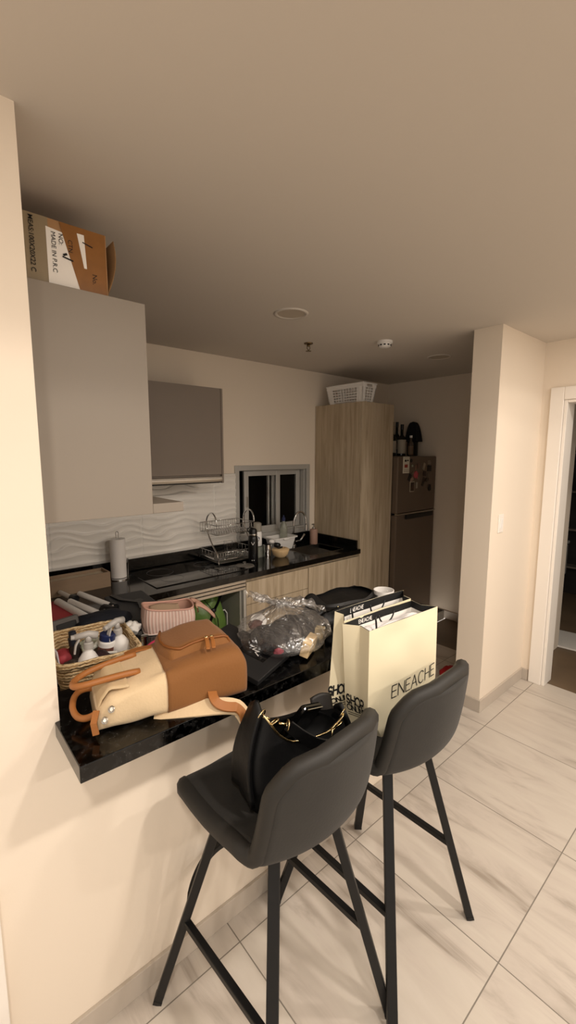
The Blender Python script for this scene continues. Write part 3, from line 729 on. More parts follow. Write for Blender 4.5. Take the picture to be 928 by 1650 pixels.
# ------------------------------------------------------------------ left worktop clutter
# rolled/folding white tripod
t = thing('folded_tripod', 'folded white tripod with black joints lying on the left worktop', 'tripod', (.60, 2.62, ZK), 0)
M_offw = mat('offwhite_tube', 'E2DFDA', .4)
def leg_tube(p, q, r, seg=12):
    return B().tube([p, Vector(p).lerp(Vector(q), .5), q], r, seg)
obj('leg', leg_tube((.052, -.10, .064), (.118, -.42, .064), .0145), M_offw, t, smooth='auto')
obj('leg', leg_tube((-.004, -.126, .040), (.069, -.489, .040), .0155), M_offw, t, smooth='auto')
obj('leg', leg_tube((-.045, -.035, .021), (.006, -.404, .021), .021), M_offw, t, smooth='auto')
obj('center_pole', leg_tube((.002, .11, .03), (.026, -.07, .034), .013), M_offw, t, smooth='auto')
obj('joint', B().tube([(.024, -.06, .038), (.03, -.11, .042)], .02, 12), M_black, t, smooth='auto')
obj('head', (lambda b: (b.tube([(.085, -.40, .045), (.112, -.475, .045)], .033, 12), b.tube([(.12, -.41, .064), (.127, -.45, .064)], .019, 12), b)[-1])(B()), M_black, t, smooth='auto')
b = B()
for k in range(5): b.sphere((.10+.036*math.cos(k*1.3), -.47+.012*math.sin(k), .05+.03*math.sin(k*1.3)), .006, seg=8)
obj('screws', b, M_chrome, t, smooth=True)
obj('pole_tip', B().tube([(.002, .11, .03), (-.008, .17, .026)], .009, 10), M_steel, t, smooth='auto')
# red folder
t = tag(obj('red_folder', B().box((0, 0, .008), (.26, .38, .016), Matrix.Rotation(.2, 3, 'Z')), mat('red_card', '9C1220', .5), bevel=.003), 'red folder lying flat under the white tripod, beside the left wall', 'folder'); t.location = (.47, 2.42, ZK)
# dark sleeve with strap
t = thing('black_sleeve', 'flat dark grey padded sleeve with a black strap left of the cooktop', 'sleeve', (.86, 2.24, ZK), -.08)
obj('panel', B().bb((-.11, -.24, 0), (.11, .24, .03)), mat('charcoal_canvas', '2C2C2E', .6, bump=.1, bscale=200), t, bevel=.012)
obj('strap', B().tube([(-.07, .22, .034), (-.05, .1, .038), (.02, 0, .04), (.0, -.1, .04), (.06, -.22, .036)], .01, rect=(.028, .005), up=(0, 0, 1)), M_black, t)
obj('slot', B().lathe([(.025, .031), (.0, .032)], 16, (.03, .06, 0)), M_black, t)
# crumpled paper
soft('crumpled_paper', 'small crumpled white paper between the straw basket and pink pouch', 'paper', (.72, 1.93, ZK), (.035, .03, .028), M_paper, 5, .5, 24)
# grey framed phone case / small black frame
t = thing('black_case', 'small black case with grey edge standing behind the straw basket', 'case', (.46, 2.02, ZK), .25)
obj('case_body', B().box((0, 0, .06), (.12, .022, .12), Matrix.Rotation(-.25, 3, 'X')), mat('grey_rubber', '57534F', .5), t, bevel=.008)
obj('case_face', B().box((0, -.010, .06), (.09, .012, .085), Matrix.Rotation(-.25, 3, 'X')), M_black, t, bevel=.006)
soft('navy_cloth', 'dark navy folded cloth behind the straw basket', 'cloth', (.62, 2.03, ZK), (.12, .06, .05), mat('navy_cloth', '10131C', .9, bump=.3, bscale=40), 8, .2, p=3)

# straw basket
t = thing('straw_basket', 'woven straw basket full of toiletries on the left worktop behind the backpack', 'basket', (.472, 1.69, ZK), -.12)
def straw_mat():
    mm = mat('woven_straw', 'D8B887', .75); nt = mm.node_tree; p = nt.nodes['Principled BSDF']; L = nt.links.new
    tc = nt.nodes.new('ShaderNodeTexCoord')
    wv = nt.nodes.new('ShaderNodeTexWave'); wv.bands_direction = 'Z'; wv.inputs['Scale'].default_value = 26; wv.inputs['Distortion'].default_value = 3.5; wv.inputs['Detail'].default_value = 2; wv.inputs['Detail Scale'].default_value = 3
    L(tc.outputs['Object'], wv.inputs['Vector'])
    r = nt.nodes.new('ShaderNodeValToRGB'); r.color_ramp.elements[0].color = hx('A8865A'); r.color_ramp.elements[1].color = hx('E6CCA0'); r.color_ramp.elements[0].position = .1
    L(wv.outputs['Fac'], r.inputs[0]); L(r.outputs[0], p.inputs['Base Color'])
    bp = nt.nodes.new('ShaderNodeBump'); bp.inputs['Strength'].default_value = .6; bp.inputs['Distance'].default_value = .006
    L(wv.outputs['Fac'], bp.inputs['Height']); L(bp.outputs[0], p.inputs['Normal']); return mm
M_straw = straw_mat()
HB = .118
def sbr(hx_, hy_, z, n=9, wob=True):
    o = []
    for k, (x, y, _) in enumerate(rrect(hx_, hy_, .05, 0, n)):
        o.append((x, y, z))
    return o
rings = []
NZ = 14
for k in range(NZ+1):
    u = k/NZ; bulge = .004*abs(math.sin(k*PI/1.0*.5))
    rings.append(sbr(.122+.022*u+bulge, .15+.022*u+bulge, HB*u))
b = B().loft(rings, True, False)
inner = [sbr(.135-.02*(1-u), .163-.02*(1-u), .006+(HB-.006)*u) for u in (1, .5, 0)]
obj('woven_wall', b, M_straw, t, smooth=True)
obj('inner_wall', B().loft(inner, False, True), M_straw, t, smooth=True)
# braided rim
def rim_pts(n=140):
    base = rrect(.142, .17, .05, HB, 9); L_ = len(base); out = []
    for i in range(n):
        f = i/n*L_; a = Vector(base[int(f) % L_]); c = Vector(base[(int(f)+1) % L_]); out.append(a.lerp(c, f-int(f)))
    return out
rp = rim_pts()
b = B()
for ph in (0, PI*2/3, PI*4/3):
    pts = []
    for i, p in enumerate(rp):
        a = 2*PI*i/len(rp)*24+ph; c = p.copy(); nrm = Vector((p.x, p.y, 0)).normalized()
        pts.append(p+nrm*.006*math.cos(a)+Vector((0, 0, .006*math.sin(a))))
    b.tube(pts, .0068, 6, closed=True)
obj('braided_rim', b, M_straw, t, smooth=True)

def spray_bottle(loc, rz, label, trig=True, tilt=(0, 0)):
    t = thing('spray_bottle', label, 'bottle', loc, rz); t.rotation_euler = (tilt[0], tilt[1], rz)
    obj('body', B().lathe([(.034, 0), (.037, .006), (.037, .075), (.034, .095), (.022, .115), (.013, .125), (.012, .138)], 24), M_plastic, t, smooth='auto')
    Mc = mat('translucent_nozzle', 'D8D4CF', .25, trans=.35)
    obj('collar', B().lathe([(.0165, .132), (.0165, .152), (.013, .156)], 18), Mc, t, smooth='auto')
    if trig:
        hd_ = obj('trigger_head', (lambda b: (b.tube([(-.03, 0, .175), (.0, 0, .185), (.045, 0, .18)], lambda u: .0145-.004*u, 16), b.tube([(0, 0, .155), (0, 0, .18)], .011, 16), b)[-1])(B()), Mc, t, smooth=True)
        obj('trigger_lever', B().tube([(.03, 0, .172), (.042, 0, .15), (.046, 0, .12)], .005, rect=(.014, .006)), Mc, hd_)
        obj('nozzle', B().lathe([(.009, 0), (.009, .012)], 12, M=Matrix.Rotation(PI/2, 3, 'Y'), c=(.045, 0, .18)), Mc, hd_)
    return t
def inb(z=.868): return z
spray_bottle((.575, 1.665, .870), 3.5, 'white spray bottle with translucent trigger at the right end of the straw basket', True, (0, .12))
spray_bottle((.425, 1.595, .868), 3.0, 'white spray bottle with translucent trigger at the near left of the straw basket', True, (.05, -.05))
soft('toiletry_pouch', 'grey quilted pouch filling the bottom of the straw basket', 'pouch', (.475, 1.69, .868), (.105, .12, .024), mat('grey_quilt', '6A625C', .8, bump=.3, bscale=40), 41, .1, p=4)
t = thing('supplement_jar', 'white jar with navy lid and brown band in the straw basket', 'jar', (.512, 1.675, .906)); t.rotation_euler = (.1, .1, 0)
obj('jar_body', B().lathe([(.03, 0), (.031, .004), (.031, .075), (.026, .082)], 22), M_plastic, t, smooth='auto')
obj('lid', B().lathe([(.029, .082), (.029, .104), (.026, .107), (0, .107)], 22), mat('navy_lid', '1E2A55', .4), t, smooth='auto')
obj('paper_label', B().lathe([(.0315, .012), (.0315, .058)], 22, cap=False), mat('brown_wrap', '6E4436', .5, var=.4, vscale=60), t, smooth=True)
t = thing('pump_bottle', 'small dark bottle with black cap at the far left of the straw basket', 'bottle', (.432, 1.75, .870)); t.rotation_euler = (0, -.1, 0)
obj('body', B().lathe([(.022, 0), (.022, .085), (.014, .098)], 18), mat('amber_glass', '3A3330', .2), t, smooth='auto')
obj('cap', B().lathe([(.019, .096), (.019, .125), (.015, .128), (.013, .15), (0, .152)], 18), mat('slate_cap', '262A33', .4), t, smooth='auto')
t = tag(obj('red_puff', B().sphere((0, 0, .05), .04, (1, 1, .8)), mat('coral_red', 'C24A54', .6), smooth=True), 'round coral red puff at the far left in the straw basket', 'puff'); t.location = (.385, 1.77, .868)
soft('hair_ties', 'tangle of dark brown hair ties in the straw basket before the navy lidded jar', 'hair ties', (.475, 1.61, .912), (.036, .034, .026), mat('brown_elastic', '2E1A1A', .7, bump=.8, bscale=45), 12, .35)
for i, (p, q, r, c, l) in enumerate([((.44, 1.69, .93), (.505, 1.69, .985), .008, 'E2E4DA', 'pale green-white tube slanting across the straw basket'),
                               ((.47, 1.66, .945), (.535, 1.61, .95), .005, 'F0EEE8', 'thin white stick in the straw basket near the hair ties'),
                               ((.38, 1.62, .90), (.44, 1.66, .96), .010, 'B98A5E', 'tan tube standing at the left end of the straw basket')]):
    tag(obj('cosmetic_tube', B().tube([p, Vector(p).lerp(Vector(q), .7), q], r, 10), mat('tube_%d' % i, c, .4), smooth='auto'), l, 'tube', 'tubes in the straw basket')
o = obj('tissue_packet', B().grid(lambda u, v: (.07*(u-.5), .10*(v-.5), .018*noise.noise((u*4, v*4, 2))+.02*u), 10, 10), mat('pale_green_film', 'C7CCB8', .4), None, smooth=True, solid=.006); o.location = (.475, 1.735, .95); tag(o, 'crumpled pale green packet lying in the straw basket', 'packet')
for k in range(3):
    o = obj('paper_booklet', B().box((0, 0, .07), (.004, .09, .14)), mat('lilac_paper_%d' % k, ['D8D4E0', 'E4E0E4', 'C8C8DC'][k], .7), None); o.location = (.338-.006*k+.01, 1.665+.012*k, .868); o.rotation_euler = (0, -.1, .1*k)
    tag(o, ['inner white lilac leaflet standing at the left end of the straw basket', 'middle pale leaflet standing at the left end of the straw basket', 'outer lilac leaflet standing against the left end of the straw basket'][k], 'leaflet', 'leaflets in the straw basket')
# red comb and lip gloss right of basket
t = thing('hair_clip', 'pink and red hair clip lying right of the straw basket', 'hair clip', (.655, 1.56, ZK), .4)
obj('clip_body', B().tube([(-.06, 0, .085), (0, 0, .10), (.06, .01, .095)], .012, 8), mat('hot_pink', 'C43A5C', .4), t, smooth=True)
b = B()
for k in range(8): b.tube([(-.05+.014*k, 0, .09), (-.05+.014*k, -.012, .05), (-.045+.014*k, -.02, .0)], .0035, 5)
obj('clip_teeth', b, mat('dark_red_plastic', '8E1E2E', .4), t, smooth=True)
t = thing('lipstick', 'dark red glossy lipstick tube upright right of the straw basket', 'lipstick', (.665, 1.66, ZK))
obj('case', B().lathe([(.014, 0), (.014, .06), (.012, .062)], 16), mat('gloss_red', '9E1A2A', .2), t, smooth='auto')
obj('cap', B().lathe([(.015, .06), (.015, .10), (0, .102)], 16), M_chrome, t, smooth='auto')

# pink striped pouch
t = thing('cosmetic_pouch', 'pale pink ribbed open cosmetic pouch on the left worktop behind the backpack', 'pouch', (.885, 1.905, ZK), -.25)
def stripe():
    mm = mat('pink_rib', 'D9AFA0', .8); nt = mm.node_tree; p = nt.nodes['Principled BSDF']; L = nt.links.new
    u = nt.nodes.new('ShaderNodeAttribute'); u.attribute_name = 'ring'
    ma = nt.nodes.new('ShaderNodeMath'); ma.operation = 'SINE'; mu = nt.nodes.new('ShaderNodeMath'); mu.operation = 'MULTIPLY'; mu.inputs[1].default_value = 2*PI*46
    L(u.outputs['Fac'], mu.inputs[0]); L(mu.outputs[0], ma.inputs[0])
    r = nt.nodes.new('ShaderNodeValToRGB'); r.color_ramp.elements[0].color = hx('D9B3A5'); r.color_ramp.elements[1].color = hx('EBD2C5'); r.color_ramp.elements[0].position = .3; r.color_ramp.elements[1].position = .7
    mp = nt.nodes.new('ShaderNodeMapRange'); mp.inputs[1].default_value = -1; L(ma.outputs[0], mp.inputs[0]); L(mp.outputs[0], r.inputs[0]); L(r.outputs[0], p.inputs['Base Color'])
    bp = nt.nodes.new('ShaderNodeBump'); bp.inputs['Strength'].default_value = .5; bp.inputs['Distance'].default_value = .002; L(ma.outputs[0], bp.inputs['Height']); L(bp.outputs[0], p.inputs['Normal'])
    return mm
M_pink = stripe(); M_pinkp = mat('pink_lining', 'C79C88', .8); M_pinkt = mat('pink_binding', 'D6A695', .7)
NR = 260; HP = .112
def prg(k, n, z, e=0):
    a = 2*PI*k/n; ex = .55
    cx = abs(math.cos(a))**ex*math.copysign(1, math.cos(a)); sy = abs(math.sin(a))**ex*math.copysign(1, math.sin(a))
    bul = 1+.05*math.sin(PI*min(1, z/HP))-.04*(z < .004)
    return ((.118-e)*cx*bul, (.075-e)*sy*bul+.004*math.sin(a*3), z+(.006*math.sin(a*2+1)+.01*cx*(-1))*(z/HP))
b = B(); b.loft([[prg(k, NR, HP*j/10) for k in range(NR)] for j in range(11)], True, False)
wall = obj('pouch_wall', b, M_pink, t, smooth=True)
at = wall.data.attributes.new('ring', 'FLOAT', 'POINT')
cum = [0.0]
for k in range(NR): cum.append(cum[-1]+(Vector(prg(k+1, NR, .06))-Vector(prg(k, NR, .06))).length)
for i in range(len(wall.data.vertices)): at.data[i].value = cum[i % NR]/cum[-1]
obj('lining', B().loft([[prg(k, NR, z, .004) for k in range(NR)] for z in (HP, .05, .006)], False, True), M_pinkp, t, smooth=True)
obj('top_binding', B().tube([Vector(prg(k, NR, HP, .002))+Vector((0, 0, 0)) for k in range(NR)], .005, 6, closed=True), M_pinkt, t, smooth=True)
obj('bottom_piping', B().tube([prg(k, NR, .004, -.001) for k in range(NR)], .004, 6, closed=True), mat('white_piping', 'E2CFC4', .7), t, smooth=True)
obj('open_lid', B().grid(lambda u, v: (.118+.10*u+.01*math.sin(v*3), -.068+.12*v+.02*u, HP-.004-.085*u**1.6+.008*math.sin(v*7)), 12, 10), M_pinkp, t, smooth=True, solid=.006)
lab(obj('inner_flap', B().grid(lambda u, v: (-.085+.14*u, .03-.05*v, .085+.024*(1-v)+.006*math.sin(u*5)), 10, 6), mat('tan_mesh', 'A98F76', .8), t, smooth=True, solid=.004), 'tan inner flap')
obj('zip_pull', B().tube([(.12, -.05, HP+.002), (.13, -.055, HP-.02), (.132, -.056, HP-.04)], .004, 6), M_gold, t, smooth=True)

# ------------------------------------------------------------------ BACKPACK lying on the bar
bp_ = thing('backpack', 'cream and tan backpack lying on its back on the black bar top', 'backpack', (.512, 1.122, ZB+.001), -.20); bp_.scale = (.94, 1, 1)
M_cream = mat('cream_canvas', 'D2BA96', .85, bump=.12, bscale=160, sheen=.1)
M_tan = mat('tan_canvas', '7F5226', .8, bump=.12, bscale=160, sheen=.1)
M_leather = mat('tan_leather', '98602F', .5, bump=.08, bscale=90)
M_creamd = mat('cream_flap', 'C9B18C', .8, bump=.08, bscale=120)
# cross-section ring in local (y,z) at length x; x from -.2 (opening) to .2 (bottom)
def bring(x, n=40, grow=0):
    u = (x+.21)/.42
    hw = .128-.022*(1-u)**2+.0*u
    hh = .048+.024*sm(min(1, u*1.25))
    if u > .93: q = (u-.93)/.07; k_ = math.sqrt(max(0, 1-q*q*.75)); hw *= .88+.12*k_; hh *= .6+.4*k_
    if u < .08: q = 1-u/.08; hh *= 1-.45*q; hw *= 1-.05*q
    out = []
    for k in range(n):
        a = 2*PI*k/n
        ex = .42
        cy = abs(math.cos(a))**ex*math.copysign(1, math.cos(a)); sz = abs(math.sin(a))**ex*math.copysign(1, math.sin(a))
        wr = .0045*noise.noise((x*14, cy*3.1+x*6, sz*2))*(1.6 if u < .5 else .8)
        y = (hw+grow)*cy; z = hh+(hh+grow+wr*1.5)*sz
        out.append((x, y+wr, max(z, .0 if sz < 0 else z)))
    return out
def brange(x0, x1, n, grow=0): return [bring(x0+(x1-x0)*i/n, grow=grow) for i in range(n+1)]
XS = -.03
obj('upper_body', B().loft(brange(-.21, XS, 18)), M_cream, bp_, smooth=True)
obj('lower_body', B().loft(brange(XS, .21, 24, .002)), M_tan, bp_, smooth=True)
# raised front pocket on the tan half (top surface, +z)
def pk(u, v, lift, e=None):
    # rounded outline from x -.02...2, y -.03...118
    x = -.027+.215*u; y = -.066+.186*v
    z = [p for p in bring(min(x, .205))][10][2]
    e = min(u, 1-u, v, 1-v) if e is None else e; k = min(1, e/.14); k = math.sqrt(1-(1-k)**2)
    top = z - .005 + (lift+.003)*k
    if v > .8: top -= .03*((v-.8)/.2)**2
    if u > .85: top -= .018*((u-.85)/.15)**2
    return (x, y, top)
def pocket_round(lift):
    def fn(u, v):
        # map square to rounded shape at the x- end
        uu, vv = u, v
        s_ = 2*u-1; t_ = 2*v-1
        if s_ < 0: s_ = -abs(s_)*math.sqrt(1-.42*t_*t_*abs(s_))
        return pk((s_+1)/2, v, lift, min(uu, 1-uu, vv, 1-vv))
    return fn
obj('front_pocket', B().grid(pocket_round(.026), 24, 18), M_tan, bp_, smooth=True)
zp = []
for k in range(33):
    f = k/32
    if f < .3: u, v = .99-.0*f, .0
    pass
path = [(u_, .06) for u_ in [1-.06*i for i in range(14)]]+[(.14, .10), (.10, .18), (.075, .3), (.065, .5), (.08, .7), (.11, .85)]
zp = [Vector(pocket_round(.026)(u, v))+Vector((0, 0, .003)) for u, v in path]
obj('pocket_zip', B().tube(zp, .004, 6), mat('tan_piping', '7E4A1C', .5), bp_, smooth=True)
for k, u in enumerate((.62, .70)):
    p = Vector(pocket_round(.026)(u, .06))
    z_ = obj('zip_pull', B().tube([p+Vector((0, -.002, .006)), p+Vector((-.004, -.022, .003)), p+Vector((-.012, -.05, -.006))], .004, rect=(.012, .005), up=(0, 0, 1)), M_leather, bp_, bevel=.002)
    obj('slider', B().sphere(p+Vector((0, 0, .005)), .006, seg=10), M_gold, z_, smooth=True)
# top opening flap at left end (grey-cream) and snaps
def capf(u, v):
    x = -.213+.085*u; y = -.08+.16*v
    z = bring(x)[10][2]+.005
    return (x, y-.02*u, z-.05*max(0, .12-u)/.12)
obj('mouth_flap', B().grid(capf, 10, 12), M_creamd, bp_, smooth=True, solid=.004)
for (x, y, z) in ((-.178, -.118, .066), (-.196, -.122, .044)):
    obj('snap', B().lathe([(.0085, 0), (.0085, .003), (.006, .0045), (.004, .002), (0, .002)], 16, (x, y, z), M=Matrix.Rotation(.9, 3, 'X')), M_steel, bp_, smooth='auto')
obj('leather_tab', B().tube([(-.212, -.095, .06), (-.222, -.115, .04), (-.218, -.12, .012)], .005, rect=(.016, .004)), M_leather, bp_)
# two leather handles looping from the mouth
def arc(p0, p1, p2, p3, n=18):
    p0, p1, p2, p3 = map(Vector, (p0, p1, p2, p3)); o = []
    for i in range(n+1):
        t_ = i/n; o.append(p0*(1-t_)**3+p1*3*t_*(1-t_)**2+p2*3*t_*t_*(1-t_)+p3*t_**3)
    return o
obj('handle', B().tube(arc((-.09, -.045, .112), (-.17, -.06, .125), (-.265, -.075, .115), (-.262, -.03, .108))+arc((-.262, -.03, .108), (-.26, .025, .102), (-.19, .055, .108), (-.08, .06, .114))[1:], .0085, 10), M_leather, bp_, smooth=True)
obj('handle', B().tube(arc((-.205, -.075, .045), (-.235, -.08, .03), (-.262, -.05, .02), (-.265, -.015, .04))+arc((-.265, -.015, .04), (-.262, .025, .06), (-.24, .05, .055), (-.2, .05, .045))[1:], .0085, 10), M_leather, bp_, smooth=True)
obj('handle_stitching', B().tube(arc((-.03, .06, .125), (-.07, .075, .123), (-.09, .075, .118), (-.11, .075, .112)), .008, rect=(.022, .005), up=(0, 0, 1)), M_leather, bp_)
# shoulder strap sliding over the bar edge
st = arc((-.06, -.085, .006), (.05, -.145, .016), (.13, -.16, .02), (.165, -.15, -.01))+arc((.165, -.15, -.01), (.19, -.165, -.04), (.19, -.175, -.06), (.188, -.178, -.085))[1:]
obj('shoulder_strap', B().tube(st, .01, rect=(.045, .008), up=(0, -.55, .8)), M_cream, bp_, smooth=False, bevel=.003)
st2 = arc((.095, -.128, .045), (.085, -.165, .03), (.11, -.168, .016), (.15, -.168, .006))+arc((.15, -.168, .006), (.185, -.17, -.02), (.178, -.178, -.05), (.165, -.19, -.095))[1:]
obj('strap_webbing', B().tube(st2, .01, rect=(.026, .006), up=(0, -.55, .8)), M_leather, bp_)
obj('strap_buckle', B().box((.16, -.185, -.09), (.034, .012, .03)), M_black, bp_, bevel=.003)

# ------------------------------------------------------------------ black card box
t = thing('black_gift_box', 'flat black gift box lid with white mark under the backpack corner on the bar', 'box', (.785, 1.14, ZB+.030), math.radians(20)); t.rotation_euler = (.22, -.03, math.radians(20))
M_bcard = mat('black_card', '151516', .55)
obj('lid', B().box((0, 0, .009), (.20, .26, .018)), M_bcard, t, bevel=.002)
obj('glossy_square', B().box((.03, -.04, .0185), (.085, .10, .001)), mat('gloss_black', '050506', .1), t)
b = B()
b.tube([(.005, -.06, .0194), (.015, -.04, .0194), (.027, -.05, .0194), (.023, -.025, .0194), (.045, -.032, .0194), (.035, -.012, .0194), (.053, -.014, .0194)], .0018, 5)
obj('white_mark', b, M_plastic, t)

# ------------------------------------------------------------------ clear plastic bag with contents
film = bpy.data.materials.new('clear_film'); film.use_nodes = True
nt = film.node_tree; nt.nodes.clear(); N = nt.nodes.new; L = nt.links.new
out = N('ShaderNodeOutputMaterial'); tr = N('ShaderNodeBsdfTransparent'); gl = N('ShaderNodeBsdfGlossy'); df = N('ShaderNodeBsdfDiffuse')
gl.inputs['Roughness'].default_value = .2; gl.inputs['Color'].default_value = (1, 1, 1, 1); df.inputs['Color'].default_value = (.75, .74, .73, 1)
tr.inputs['Color'].default_value = (.97, .97, .97, 1)
lw = N('ShaderNodeLayerWeight'); lw.inputs['Blend'].default_value = .35
tc = N('ShaderNodeTexCoord'); ns = N('ShaderNodeTexNoise'); ns.inputs['Scale'].default_value = 11; ns.inputs['Detail'].default_value = 4; ns.inputs['Distortion'].default_value = 1.5
L(tc.outputs['Object'], ns.inputs['Vector'])
bmp = N('ShaderNodeBump'); bmp.inputs['Strength'].default_value = .8; bmp.inputs['Distance'].default_value = .03; L(ns.outputs['Fac'], bmp.inputs['Height'])
for q in (gl, df, lw): L(bmp.outputs[0], q.inputs['Normal'])
m1 = N('ShaderNodeMixShader'); m1.inputs[0].default_value = .12; L(gl.outputs[0], m1.inputs[1]); L(df.outputs[0], m1.inputs[2])
mr = N('ShaderNodeMapRange'); mr.inputs[3].default_value = .055; mr.inputs[4].default_value = .80; L(lw.outputs['Facing'], mr.inputs[0])
m2 = N('ShaderNodeMixShader'); L(mr.outputs[0], m2.inputs[0]); L(tr.outputs[0], m2.inputs[1]); L(m1.outputs[0], m2.inputs[2]); L(m2.outputs[0], out.inputs[0])
pb = thing('plastic_bag', 'clear plastic bag knotted at the top and full of dark items on the bar', 'bag', (.985, 1.15, ZB+.019), .25)
def pbring(f, n=110):
    # f 0 bottom .. 1 knot
    if f < .12: R_ = .14+.045*(f/.12)**.5
    elif f < .4: R_ = .185-.012*((f-.12)/.28)
    else: R_ = .014+.159*(1-(f-.4)/.6)**1.15
    z = .135*f**.85
    o = []
    for k in range(n):
        a = 2*PI*k/n
        q = sm(min(1, f*1.1))
        fold = 1+.035*math.sin(a*7+f*3)+q*(.05*math.sin(a*17+1)+.05*math.sin(a*11)+.03*math.sin(a*29))
        r = R_*fold*(1+.10*noise.noise((math.cos(a)*2.2, math.sin(a)*2.2, f*4)))
        o.append((r*math.cos(a), r*math.sin(a)*.86+.02*f, max(0, z*(1+.06*noise.noise((math.cos(a)*3, math.sin(a)*3, 7)))+.012*q*noise.noise((math.cos(a)*9, math.sin(a)*9, f*6)))))
    return o
obj('film', B().loft([pbring(i/26) for i in range(27)], True, False), film, pb, smooth=True)
def ear(a0, ln, wd, up_, bend):
    def fn(u, v):
        s_ = (v-.5)*wd*(.12+u**.8)
        x = ln*u*math.cos(a0)-s_*math.sin(a0); y = ln*u*math.sin(a0)+s_*math.cos(a0)
        z = .132+up_*u-bend*u*u+.02*noise.noise((u*5, v*6, a0))+.012*math.sin(v*19+a0)*(.3+u)
        return (x, y+.02, z)
    return B().grid(fn, 14, 16)
obj('knot', B().tube([(.016*math.cos(a), .02+.014*math.sin(a), .134+.006*math.sin(3*a)) for a in [2*PI*k/14 for k in range(14)]], .008, 8, closed=True), film, pb, smooth=True)
obj('knot_ear', ear(2.75, .11, .12, .055, .01), film, pb, smooth=True)
obj('knot_ear', ear(-.30, .15, .15, .015, .05), film, pb, smooth=True)
obj('knot_ear', ear(.7, .07, .09, .02, .04), film, pb, smooth=True)
# contents
def inside(name, label, cat, dx, dy, z, sc, m_, seed, amp=.15, p=2, rz=0):
    o = soft(name, label, cat, (.965+dx, 1.15+dy, ZB+.006+z), sc, m_, seed, amp, 24, rz, p); o['group'] = 'things inside the clear plastic bag'; return o
M_dkcloth = mat('charcoal_cloth', '1B1B1F', .85, bump=.3, bscale=30)
inside('dark_garment', 'dark charcoal rolled garment in the clear plastic bag, nearer the backpack', 'garment', -.055, -.01, 0, (.085, .075, .042), M_dkcloth, 21)
inside('dark_garment', 'dark charcoal folded garment in the clear plastic bag, nearer the shopping bags', 'garment', .075, .015, 0, (.075, .085, .04), M_dkcloth, 22)
o = obj('beige_card_box', B().box((0, 0, .03), (.085, .03, .055)), mat('pale_card', 'D9BE92', .7), None, bevel=.002); o.location = (.985, 1.035, ZB+.01); o.rotation_euler = (.25, 0, .5); tag(o, 'small pale beige carton at the front of the clear plastic bag', 'box', 'things inside the clear plastic bag')
o = obj('beige_card_box', B().box((0, 0, .02), (.06, .035, .04)), mat('pale_card_two', 'C4B088', .7), None, bevel=.002); o.location = (1.10, 1.09, ZB+.012); o.rotation_euler = (.1, .2, .7); tag(o, 'small beige carton at the right of the clear plastic bag', 'box', 'things inside the clear plastic bag')
inside('pink_pouch', 'pink item at the bottom of the clear plastic bag beside the black gift box', 'pouch', -.075, -.075, .0, (.022, .014, .02), mat('pink_cloth', '8A3440', .7), 23, .2)
inside('pink_pouch', 'pinkish brown item at the top of the clear plastic bag, left', 'pouch', -.07, .06, .06, (.03, .02, .016), mat('rose_brown', '5E3A34', .7), 24, .2)
o = obj('white_tub_lid', B().lathe([(.028, 0), (.03, .008), (.026, .011), (0, .012)], 24), M_plastic, None, smooth='auto'); o.location = (.915, 1.22, ZB+.085); o.rotation_euler = (.5, -.2, 0); tag(o, 'round white lid near the top of the clear plastic bag', 'lid', 'things inside the clear plastic bag')

# ------------------------------------------------------------------ black cloth bag & mug on the bar
M_jack = mat('black_leatherette', '0C0C0D', .5, bump=.2, bscale=30)
def tote():
    t = thing('black_tote', 'limp black bag lying on the bar behind the shopping bags', 'bag', (1.37, 1.22, ZB+.001), -.05)
    def fn(u, v):
        a = 2*PI*u; r = 1
        ex = .6
        x = abs(math.cos(a))**ex*math.copysign(1, math.cos(a))*.19; y = abs(math.sin(a))**ex*math.copysign(1, math.sin(a))*.10
        z = .085*v
        k = 1-.22*v**2+.06*noise.noise((x*9, y*9, v*3))
        return (x*k, y*k, z*(1+.15*noise.noise((x*7, y*6, 4))))
    b = B(); b.grid(fn, 48, 8, wrap=True)
    obj('body', b, M_jack, t, smooth=True)
    b = B(); b.grid(lambda u, v: ((lambda x, y: (x, y, .076*(1+.15*noise.noise((x*7, y*6, 4)))))(-.17+.34*u, -.088+.176*v)), 20, 12)
    obj('top_panel', b, M_jack, t, smooth=True)
    obj('raised_corner', B().grid(lambda u, v: (-.205+.11*u, .03-.10*v, .02+.095*math.sin(PI*min(1, .25+u*.6))*(1-.5*v)), 10, 8), M_jack, t, smooth=True, solid=.006)
    obj('snap', B().sphere((-.10, -.075, .075), .006, seg=10), M_gold, t, smooth=True)
tote()
t = thing('white_mug', 'white round mug on the bar right behind the shopping bags', 'mug', (1.545, 1.13, ZB+.001))
obj('cup_body', B().lathe([(.036, 0), (.042, .005), (.045, .095), (.042, .095), (.039, .01), (0, .008)], 30), M_plastic, t, smooth='auto')
obj('handle', B().tube(arc((.04, .01, .075), (.085, .02, .08), (.085, .02, .02), (.04, .01, .02)), .005, 8), M_plastic, t, smooth=True)

